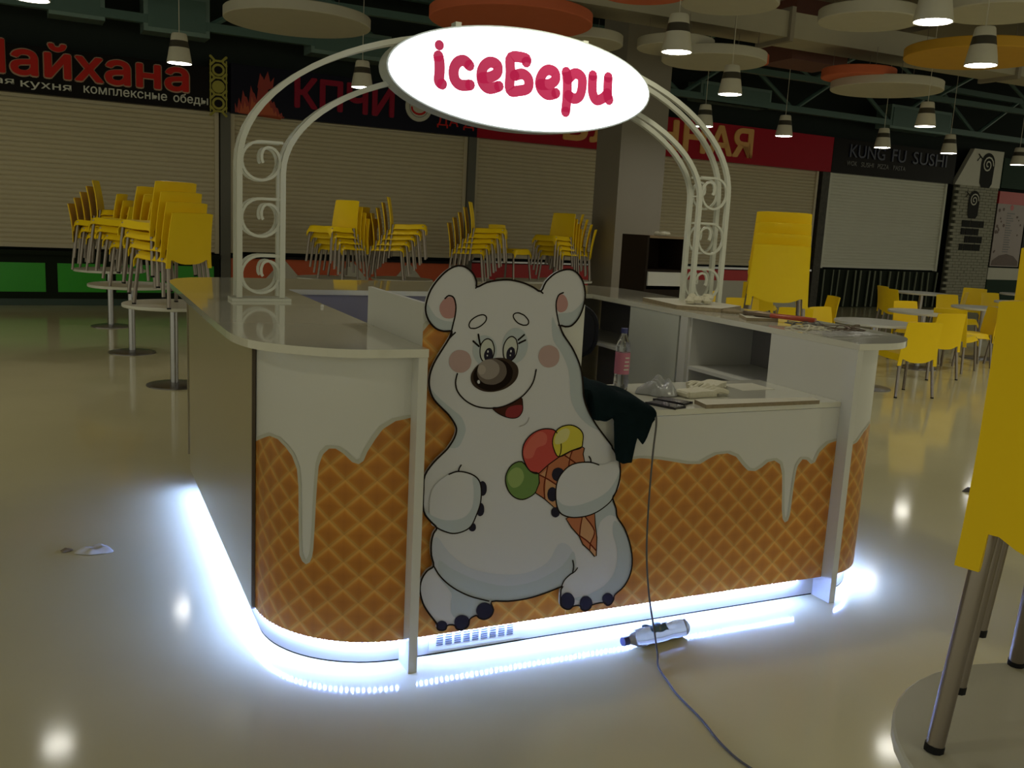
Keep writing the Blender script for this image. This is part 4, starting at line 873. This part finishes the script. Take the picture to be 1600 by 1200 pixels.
# seating area on the right
g3 = 'tables in the seating area at right'
table(6.66, 4.42, 'round white table directly behind the right corner of the kiosk', g3)
table(10.48, 6.12, 'round white table on dark pole in the middle of the right seating area', g3)
table(12.15, 8.67, 'round white table in front of the bamboo counter', g3)
table(8.6, 5.5, 'round white table mostly hidden behind the two nearest right chairs', g3)
table(12.5, 7.0, 'round white table near the right edge behind the darker chair', g3)
table(14.9, 8.75, 'round white table under the menu poster at far right', g3)
g4 = 'chairs standing in the seating area at right'
for x, y, ph, lab, k in (
    (6.76, 4.08, 77, 'yellow chair standing nearest behind the kiosk right corner, back to the camera', 'a'),
    (8.13, 4.93, 82, 'yellow chair second in the row behind the nearest right chair, back to the camera', 'a'),
    (8.98, 5.30, 20, 'yellow chair just right behind the second chair, turned to the right', 'b'),
    (9.62, 5.62, 150, 'yellow chair facing left beside the dark table pole', 'b'),
    (10.30, 5.48, 100, 'darker yellow chair left of the foreground stack, back to the camera', 'b'),
    (6.75, 5.02, -80, 'yellow chair facing the camera at the table behind the right corner', 'b'),
    (8.45, 7.20, -30, 'yellow chair side-on right of the big stack', 'b'),
    (8.10, 6.90, 160, 'yellow chair just behind the big stack, facing left', 'b'),
    (12.0, 9.05, -20, 'yellow chair left of the table by the bamboo counter', 'b'),
    (11.50, 8.45, -10, 'yellow chair in front of the left one by the bamboo counter', 'b'),
    (12.42, 8.35, 120, 'yellow chair right of the table by the bamboo counter', 'b'),
    (9.05, 5.95, -95, 'yellow chair facing the camera behind the second table', 'b'),
    (11.3, 7.2, -100, 'yellow chair facing the camera in the middle row', 'b'),
    (13.0, 7.75, -95, 'yellow chair facing the camera right of the brick pier', 'b'),
    (13.75, 8.95, -150, 'yellow chair before the brick pier', 'b'),
    (14.95, 8.1, 85, 'yellow chair at the far right table, back to the camera', 'b'),
    (13.3, 6.7, 180, 'yellow chair at the right edge facing left', 'b'),
    (6.35, 5.45, 70, 'yellow chair directly behind the big stack, low between its legs', 'b'),
    (6.25, 6.05, -120, 'yellow chair behind the bar top between arch foot and big stack', 'b'),
    (6.85, 7.05, -60, 'yellow chair farther back between arch and big stack', 'b'),
    (9.3, 9.5, 40, 'yellow chair by the red counter left of the big stack', 'b'),
    (8.9, 8.9, 40, 'yellow chair in front of the one by the red counter', 'b')):
    chair(x, y, 0, ph, lab, g4, k)

# ================================================================== PENDANT LAMPS AND ROUND BAFFLES
def make_lamp():
    t = thing('pendant_lamp', 'x', 'lamp')
    MB().lathe([(0.119, 0.002), (0.125, 0.0), (0.125, 0.012), (0.100, 0.155), (0.096, 0.155), (0.117, 0.014)], M_shade, n=32, cap=False).build('shade', t, smooth=True)
    MB().lathe([(0.0, 0.155), (0.100, 0.155), (0.088, 0.222), (0.0, 0.222)], M_shband, n=32).build('band', t, smooth=True)
    MB().lathe([(0.0, 0.222), (0.088, 0.222), (0.078, 0.285), (0.070, 0.297), (0.0, 0.300)], M_shade, n=32).build('neck', t, smooth=True)
    MB().lathe([(0.0, 0.004), (0.1165, 0.004), (0.1165, 0.008), (0.0, 0.008)], M_emit, n=32, cap=False).build('diffuser', t)
    MB().tube([(0, 0, 0.30), (0, 0, 1.75)], 0.004, M_shade, n=5).build('cord', t)
    return t
lamp0 = make_lamp()
lamps = ((0.0, 7.75, 'above the black sign with red letters'), (2.03, 8.05, 'seen through the left side of the arch'),
         (3.46, 3.81, 'right of the lit oval sign, near the pillar top'), (5.26, 5.42, 'above the gold letters, right of the pillar'),
         (8.46, 8.26, 'hanging before the plain right part of the red sign'), (6.96, 8.17, 'seen behind the right curve of the arch'),
         (4.09, 1.81, 'cut by the top edge of the photo at right'), (5.61, 2.66, 'large one at upper right before the yellow disc'),
         (8.66, 5.89, 'lower right, right of the small orange disc'), (10.52, 8.35, 'hanging before the black sign with faint letters'),
         (11.78, 8.17, 'bluish one left of the slanted emblem sign'), (14.13, 8.69, 'at the right edge above the menu poster'),
         (-1.28, 5.24, 'at the upper left corner of the photo'))
for i, (x, y, lab) in enumerate(lamps):
    if i == 0: lamp0.location = (x, y, 3.0); lamp0['label'] = 'white conical pendant lamp ' + lab; lamp0['group'] = 'pendant lamps'
    else: dup(lamp0, (x, y, 3.0), 0, 'white conical pendant lamp ' + lab, 'pendant lamps')
def disc(x, y, z, r, m, lab, th=0.11):
    t = thing('ceiling_disc', lab, 'ceiling disc', (x, y, z), 0, 'round acoustic discs under the ceiling')
    MB().lathe([(0.0, 0.0), (r - 0.008, 0.0), (r, 0.008), (r, th - 0.008), (r - 0.008, th), (0.0, th)], m, n=64).build('disc_panel', t, smooth=True)
    for k in range(3):
        a = 2 * pi * k / 3 + 0.4
        MB().tube([(r * 0.7 * cos(a), r * 0.7 * sin(a), th), (r * 0.7 * cos(a), r * 0.7 * sin(a), (3.945 if 5.4 < y < 8.2 and x > 2.6 else 4.745) - z)], 0.003, M_alu, n=4).build('wire', t)
for a in (
    (1.28, 8.04, 3.6, 0.8, M_dw, 'round ceiling disc, big white one at the top left of the lit oval sign'),
    (3.14, 6.42, 3.6, 0.85, M_do, 'round ceiling disc, orange one above the lit oval sign'),
    (4.39, 4.40, 3.6, 0.44, M_dw, 'round ceiling disc, white one cut by the top edge above the pillar'),
    (5.83, 4.16, 3.6, 0.46, M_dw, 'round ceiling disc, white one left of the lamp at the top edge'),
    (6.43, 3.23, 3.6, 0.46, M_dw, 'round ceiling disc, white one at the upper right corner'),
    (8.04, 4.75, 3.6, 0.75, M_dy, 'round ceiling disc, yellow-orange one behind the large right lamp'),
    (5.27, 6.52, 3.6, 0.44, M_dw, 'round ceiling disc, small white one just right of the pillar'),
    (5.74, 6.41, 3.5, 0.6, M_dw, 'round ceiling disc, larger cream one behind the small one by the pillar'),
    (6.47, 6.67, 3.6, 0.22, M_do, 'round ceiling disc, small red one behind the cream one'),
    (8.15, 6.59, 3.6, 0.46, M_do, 'round ceiling disc, small orange one above the grey-white one at right'),
    (8.65, 6.59, 3.5, 0.7, M_dw, 'round ceiling disc, grey-white one below the small orange one at right'),
    (3.57, 4.56, 3.6, 0.4, M_do, 'round ceiling disc, orange one peeking in at the top right of the oval sign'),
    (4.27, 6.99, 3.6, 0.5, M_dw, 'round ceiling disc, white one hidden behind the lit oval sign, left of the pillar'),
    ): disc(*a)
# ================================================================== FURNITURE AROUND THE KIOSK
cb = thing('black_cabinet', 'black open cabinet with a white drawer, standing behind the right arch leg', 'cabinet', (4.36, 5.40, 0))
MB().box(0, 0.025, 0, 0.50, 0, 1.50, M_dkwood).build('side_panel', cb)
MB().box(0.475, 0.50, 0, 0.50, 0, 1.50, M_dkwood).build('side_panel', cb)
MB().box(0.025, 0.475, 0.0, 0.50, 1.475, 1.50, mat('tan_top_board', (0.22, 0.15, 0.08, 1), 0.5)).build('top_board', cb)
MB().box(0.025, 0.475, 0.48, 0.50, 0, 1.475, M_dkwood).build('back_panel', cb)
MB().box(0.025, 0.475, 0.0, 0.48, 1.13, 1.15, M_dkwood).build('shelf', cb)
MB().box(0.025, 0.475, 0.0, 0.48, 0.02, 0.94, M_dkwood).build('lower_door', cb)
MB().box(0.028, 0.44, -0.02, 0.02, 0.98, 1.125, M_white).build('drawer', cb)
rag = MB(); random.seed(9)
for k in range(7):
    rag.lathe([(0.0, 0.0), (0.035, 0.004), (0.045, 0.022), (0.03, 0.042), (0.0, 0.046)], M_glove, n=8, c=(4.55 + k * 0.022 + random.uniform(-.01, .01), 5.52 + random.uniform(-.05, .05), 1.5005 + random.uniform(0, .004)))
tag(rag.build('white_rag', smooth=True), 'crumpled white rag on top of the black cabinet', 'rag')
# office chair inside the kiosk
oc = thing('office_chair', 'black office chair inside the kiosk, its round back beside the bear', 'chair', (1.28, 1.46, 0), radians(235))
sup = lambda rx, rz, zc, n=36: [(rx * abs(cos(2 * pi * i / n)) ** 0.75 * (1 if cos(2 * pi * i / n) > 0 else -1), zc + rz * abs(sin(2 * pi * i / n)) ** 0.75 * (1 if sin(2 * pi * i / n) > 0 else -1)) for i in range(n)]
mb = MB()
mb.prism(sup(0.185, 0.155, 1.0), -0.215, -0.185, M_black, axis='x').prism(sup(0.165, 0.135, 1.0), -0.185, -0.165, M_black, axis='x').prism(sup(0.165, 0.135, 1.0), -0.230, -0.215, M_black, axis='x')
mb.build('backrest', oc, smooth=True)
MB().lathe([(0.0, 0.44), (0.20, 0.44), (0.22, 0.47), (0.21, 0.50), (0.0, 0.51)], M_black, n=28).build('seat', oc, smooth=True)
MB().tube([(-0.10, 0, 0.43), (-0.24, 0, 0.48), (-0.27, 0, 0.66), (-0.245, 0, 0.88)], 0.014, M_steel, n=8).build('back_bar', oc, smooth=True)
MB().lathe([(0.0, 0.10), (0.028, 0.10), (0.028, 0.44), (0.0, 0.44)], M_steel, n=14).build('gas_lift', oc, smooth=True)
for k in range(5):
    a = 2 * pi * k / 5
    lg = MB().tube([(0.02 * cos(a), 0.02 * sin(a), 0.12), (0.27 * cos(a), 0.27 * sin(a), 0.07)], [0.024, 0.016], M_black, n=8).build('star_leg', oc, smooth=True)
    MB().lathe([(0.0, 0.0), (0.02, 0.0), (0.028, 0.02), (0.028, 0.035), (0.012, 0.055), (0.0, 0.055)], M_black, n=12, c=(0.27 * cos(a), 0.27 * sin(a), 0.0)).build('castor', lg, smooth=True)

# ================================================================== SMALL THINGS
def bottle(name, label, loc, rot, body, capm, labm, lab_band=(0.09, 0.165), scl=1.0):
    t = thing(name, label, 'bottle', loc); t.rotation_euler = rot; t.scale = (scl,) * 3
    prof = [(0.0, 0.0), (0.028, 0.0), (0.033, 0.008), (0.034, 0.05), (0.031, 0.085), (0.034, 0.10), (0.034, 0.165), (0.031, 0.185), (0.034, 0.20), (0.030, 0.225), (0.016, 0.255), (0.0135, 0.262), (0.0135, 0.275), (0.0, 0.275)]
    MB().lathe(prof, body, n=28).build('body', t, smooth=True)
    MB().lathe([(0.0, 0.268), (0.0155, 0.268), (0.0155, 0.290), (0.0, 0.290)], capm, n=20).build('cap', t, smooth=True)
    return t
b1 = bottle('water_bottle', 'clear water bottle with blue cap and pink label on the low worktop', (1.045, 0.46, 0.8915), (0, 0, 0), M_pet, M_capb, M_lab, scl=0.92)
MB().lathe([(0.0345, 0.08), (0.0348, 0.09), (0.0348, 0.175), (0.0345, 0.18)], M_lab, n=28).build('label_sleeve', b1, smooth=True)
lb = MB(); 
for k in range(4): lb.box(-0.012 + 0.002 * k, 0.014, -0.0362, -0.0352, 0.10 + 0.018 * k, 0.106 + 0.018 * k, M_cream)
lb.build('label_print', b1)
b2 = bottle('empty_bottle', 'empty clear plastic bottle lying on the glowing floor before the kiosk', (1.095, -0.062, 0.038), (radians(90), 0, radians(-83)), M_petb, M_capb, M_labb, scl=1.08)
g = []
for i in range(6):
    row = []
    for j in range(8):
        a = radians(35 + j * 17 + 3 * sin(i * 2)); r_ = 0.0365 + 0.004 * sin(i * 1.7 + j)
        row.append((r_ * cos(a), r_ * sin(a), 0.105 + i * 0.014 + 0.006 * sin(j * 1.3)))
    g.append(row)
mb = MB(); sheet(mb, g, 0.001, M_labb); mb.build('torn_label', b2, smooth=True)

# phones
def phone(x, y, rz, lab, z=0.8915):
    t = thing('mobile_phone', lab, 'phone', (x, y, z), rz)
    MB().prism(smooth_pts([(-0.066, -0.031), (-0.062, -0.034), (0.062, -0.034), (0.066, -0.031), (0.066, 0.031), (0.062, 0.034), (-0.062, 0.034), (-0.066, 0.031)], k=2), 0.0, 0.009, M_phone).build('body', t)
    MB().box(-0.055, 0.055, -0.030, 0.030, 0.009, 0.0096, M_screen).build('screen', t)
phone(1.048, 0.125, radians(-68), 'black phone nearer the counter edge beside the jacket')
phone(1.128, 0.190, radians(-62), 'black phone farther from the edge, next to the other phone')
# boards
def plank(name, lab, poly, z, th):
    n = MB().prism(poly, 0, th, M_board); n.m(M_chip)
    for i in range(len(n.f)):
        if len(n.f[i]) == 4: n.mi[i] = 1
    o = n.build(name); o.location = (0, 0, z); tag(o, lab, 'board'); return o
plank('offcut_board', 'white chipboard offcut at the front edge of the low worktop', [(1.185, 0.045), (1.760, 0.035), (1.780, 0.095), (1.205, 0.150)], 0.8915, 0.016)
plank('offcut_board', 'white board offcut under the right arch foot', [(1.93, 1.35), (2.10, 1.18), (2.36, 1.34), (2.33, 1.74), (2.0, 1.80)], 1.1505, 0.022)
tag(MB().lathe([(0.0, 0.0), (0.06, 0.0), (0.065, 0.012), (0.03, 0.022), (0.0, 0.024)], M_chip, n=7, c=(2.16, 1.17, 1.1505)).build('broken_chip'), 'broken brown chip of board at the offcut corner', 'debris')
plank('offcut_board', 'small white board offcut under the red-handled tool', [(1.965, 0.80), (2.13, 0.76), (2.22, 0.90), (2.06, 0.98)], 1.1505, 0.016)
# ceiling-white rag tied at the arch foot
rag = MB(); random.seed(4)
for k in range(9):
    rag.lathe([(0.0, 0.0), (0.022, 0.003), (0.03, 0.018), (0.018, 0.036), (0.0, 0.04)], M_glove, n=7, c=(2.05 + k * 0.018, 1.43 + random.uniform(-.05, .03), 1.1735 + random.uniform(0, .02)))
tag(rag.build('white_rag', smooth=True), 'crumpled off-white rag at the foot of the right arch leg', 'rag')
# pliers with red handles
pr = thing('pliers', 'long tool with red handles lying on the right bar top', 'tool', (2.10, 0.80, 1.1675), radians(-55))
for s in (-1, 1):
    MB().tube(smooth_pts([(0.0, 0.0, 0.012), (0.06, s * 0.02, 0.012), (0.15, s * 0.022, 0.010), (0.23, s * 0.012, 0.008)], False), [0.011] * 13, M_redh, n=8).build('handle', pr, smooth=True)
MB().tube(smooth_pts([(0.01, 0, 0.012), (-0.06, 0.0, 0.014), (-0.12, 0.02, 0.012), (-0.14, 0.06, 0.008)], False), [0.016] * 5 + [0.012] * 8, M_toolm, n=8).build('jaw', pr, smooth=True)
# cable scraps and films on the right bar top
random.seed(21)
for k, (cx, cy, mt, lab) in enumerate(((2.13, 0.55, M_wire, 'grey tangle of wire scraps beside the red-handled tool'), (2.22, 0.42, M_toolm, 'brown tangle of wire scraps near the bar corner'), (2.05, 0.46, M_glove, 'white loops of thin wire on the bar top'))):
    mb = MB()
    for i in range(6):
        p = [(cx + random.uniform(-.10, .10), cy + random.uniform(-.09, .09), 1.1535 + random.uniform(0, .022) * (0 if j in (0, 3) else 1)) for j in range(4)]
        mb.tube(smooth_pts(p, False, k=5), 0.0025, mt, n=5)
    s = tag(mb.build('wire_scraps', smooth=True), lab, 'wire scraps', kind='stuff')
for cx, cy, sc, lab in ((2.02, 0.28, 1.0, 'thin clear film sheet on the bar top near its right corner'), (2.20, 0.30, 0.9, 'piece of clear film at the outer bar corner')):
    g = [[(cx + (i - 3) * 0.030 * sc, cy + (j - 3) * 0.030 * sc, 1.1525 + 0.006 * abs(sin(i * 1.9 + j * 2.3))) for j in range(7)] for i in range(7)]
    mb = MB(); sheet(mb, g, 0.0006, M_film); tag(mb.build('clear_film', smooth=True), lab, 'film')
# bag and gloves on the low worktop
def lump(name, lab, cat, cx, cy, z, rx, ry, h, mt, seed, n=22):
    random.seed(seed); ph = [random.uniform(0, 6.28) for _ in range(8)]; g = []
    for i in range(n):
        row = []
        for j in range(n):
            u, v = i / (n - 1) * 2 - 1, j / (n - 1) * 2 - 1
            rr = sqrt(u * u + v * v)
            e = 1 + 0.12 * sin(3 * atan2(v, u + 1e-9) + ph[0]) + 0.08 * sin(5 * atan2(v, u + 1e-9) + ph[1])
            k = max(abs(u), abs(v)) / (rr + 1e-9) if rr > 0 else 1
            x, y = u * k * rx * e, v * k * ry * e
            m_ = max(abs(u), abs(v))
            hz = h * max(0.0, 1 - m_ ** 2) ** 0.6 * (0.72 + 0.16 * sin(5 * u + ph[2] + 3 * v) + 0.14 * sin(6 * v + ph[3] - 4 * u) + 0.08 * sin(15 * u + 11 * v + ph[4]))
            row.append((cx + x, cy + y, z + 0.003 + max(0.0, hz)))
        g.append(row)
    mb = MB(); sheet(mb, g, 0.0015, mt); return tag(mb.build(name, smooth=True), lab, cat)
lump('plastic_bag', 'crumpled translucent plastic bag left of the gloves on the low worktop', 'bag', 1.17, 0.36, 0.8915, 0.085, 0.075, 0.075, M_bag, 2)
def glove(x, y, rz, lab, flip=1):
    t = thing('work_glove', lab, 'glove', (x, y, 0.8915), rz, 'cotton gloves on the low worktop')
    mb = MB().prism(smooth_pts([(-0.12, -0.04), (-0.05, -0.042), (0.03, -0.05), (0.035, 0.048), (-0.05, 0.042), (-0.12, 0.04)], k=3), 0.001, 0.026, M_glove); mb.build('palm', t, smooth=True)
    for k, (yy, ln) in enumerate(((-0.036, 0.065), (-0.012, 0.080), (0.012, 0.085), (0.036, 0.070))):
        MB().tube(smooth_pts([(0.015, yy, 0.015), (0.05, yy * 1.2, 0.024), (0.03 + ln, yy * 1.35, 0.014)], False), 0.0115, M_glove, n=8).build('finger', t, smooth=True)
    MB().tube(smooth_pts([(-0.03, flip * 0.038, 0.015), (0.0, flip * 0.068, 0.018), (0.035, flip * 0.078, 0.014)], False), 0.0125, M_glove, n=8).build('thumb', t, smooth=True)
    MB().tube([(-0.122, -0.035, 0.014), (-0.122, 0.035, 0.014)], 0.013, M_glove, n=8).build('cuff', t, smooth=True)
glove(1.36, 0.30, radians(10), 'off-white cotton work glove in front, fingers to the right')
glove(1.47, 0.42, radians(-150), 'off-white cotton work glove behind the other, fingers to the left', -1)
tag(MB().box(1.62, 1.80, 0.36, 0.52, 0.8915, 0.8925, M_cream).build('paper_sheet'), 'white sheet of paper at the back of the low worktop', 'paper')
# dark jacket over the worktop edge
hem = [(0.60, 0.893), (0.66, 0.875), (0.715, 0.868), (0.752, 0.882), (0.765, 0.72), (0.80, 0.700), (0.848, 0.702), (0.852, 0.805), (0.888, 0.768), (0.905, 0.80), (0.925, 0.865)]
def hz(x):
    for (a, za), (b, zb) in zip(hem, hem[1:]):
        if a <= x <= b: return za + (zb - za) * (x - a) / (b - a)
    return hem[-1][1]
g = []
for i in range(40):
    x = 0.585 + 0.345 * i / 39; u = i / 39; row = []
    hgt = 0.105 * (1 - u) ** 0.8 + 0.02
    zb = hz(max(x, 0.60))
    path = [(0.46, 0.896), (0.40, 0.90 + hgt * 0.6), (0.28, 0.905 + hgt), (0.15, 0.905 + hgt * 0.92), (0.06, 0.905 + hgt * 0.55), (0.025, 0.897), (0.022, 0.5 * (0.897 + zb)), (0.026, zb)]
    path = smooth_pts(path, False, k=4)
    if x < 0.665: path = [(max(y, 0.075 + (0.90 - z if z < 0.90 else 0)), max(z, 0.8965)) for y, z in path]
    for j, (y, z) in enumerate(path):
        wv = 0.004 * sin(x * 60 + j * 0.4) + 0.004 * sin(x * 27 - j * 0.5)
        if z < 0.893 or y < 0.03: row.append((x, min(y, 0.03) - abs(wv) - 0.002, z))
        else: row.append((x, y, max(z + wv, 0.8965)))
    g.append(row)
mb = MB(); sheet(mb, g, 0.006, M_cloth)
tag(mb.build('dark_jacket', smooth=True), 'dark jacket draped over the low worktop edge beside the bear', 'jacket')
# cable from the worktop to the camera side of the floor
cp_ = smooth_pts([(0.93, 0.35, 0.900), (0.928, 0.12, 0.904), (0.93, 0.035, 0.893), (0.934, 0.012, 0.86), (0.925, 0.005, 0.74), (0.907, -0.02, 0.55), (0.895, -0.05, 0.36), (0.895, -0.09, 0.20), (0.885, -0.155, 0.09), (0.865, -0.215, 0.03), (0.838, -0.265, 0.006), (0.805, -0.38, 0.005), (0.785, -0.467, 0.005), (0.768, -0.62, 0.005), (0.738, -0.77, 0.005), (0.74, -0.90, 0.005), (0.80, -1.10, 0.005)], False, k=5)
tag(MB().tube(cp_, 0.0038, M_wire, n=7).build('power_cable', smooth=True), 'thin grey cable hanging from the worktop and running over the floor', 'cable')
# odds and ends
t = tag(MB().lathe([(0.0, 0.0), (0.007, 0.0), (0.008, 0.006), (0.006, 0.012), (0.0, 0.013)], M_white, n=12, c=(-0.04, 1.30, 1.1502)).build('small_cap', smooth=True), 'tiny white cap standing on the left bar top', 'cap')
lump('paper_scrap', 'crumpled scrap of paper on the floor left of the kiosk', 'scrap', -1.0, 1.56, 0.0, 0.075, 0.05, 0.030, M_paper, 5, n=14)
lump('paper_scrap', 'small brown scrap beside the crumpled paper at left', 'scrap', -1.12, 1.60, 0.0, 0.025, 0.02, 0.012, M_chip, 8, n=9)
lump('dark_scrap', 'dark scrap on the shiny floor left of the foreground stack', 'scrap', 4.22, 1.13, 0.0, 0.08, 0.04, 0.03, M_trash, 6, n=12)
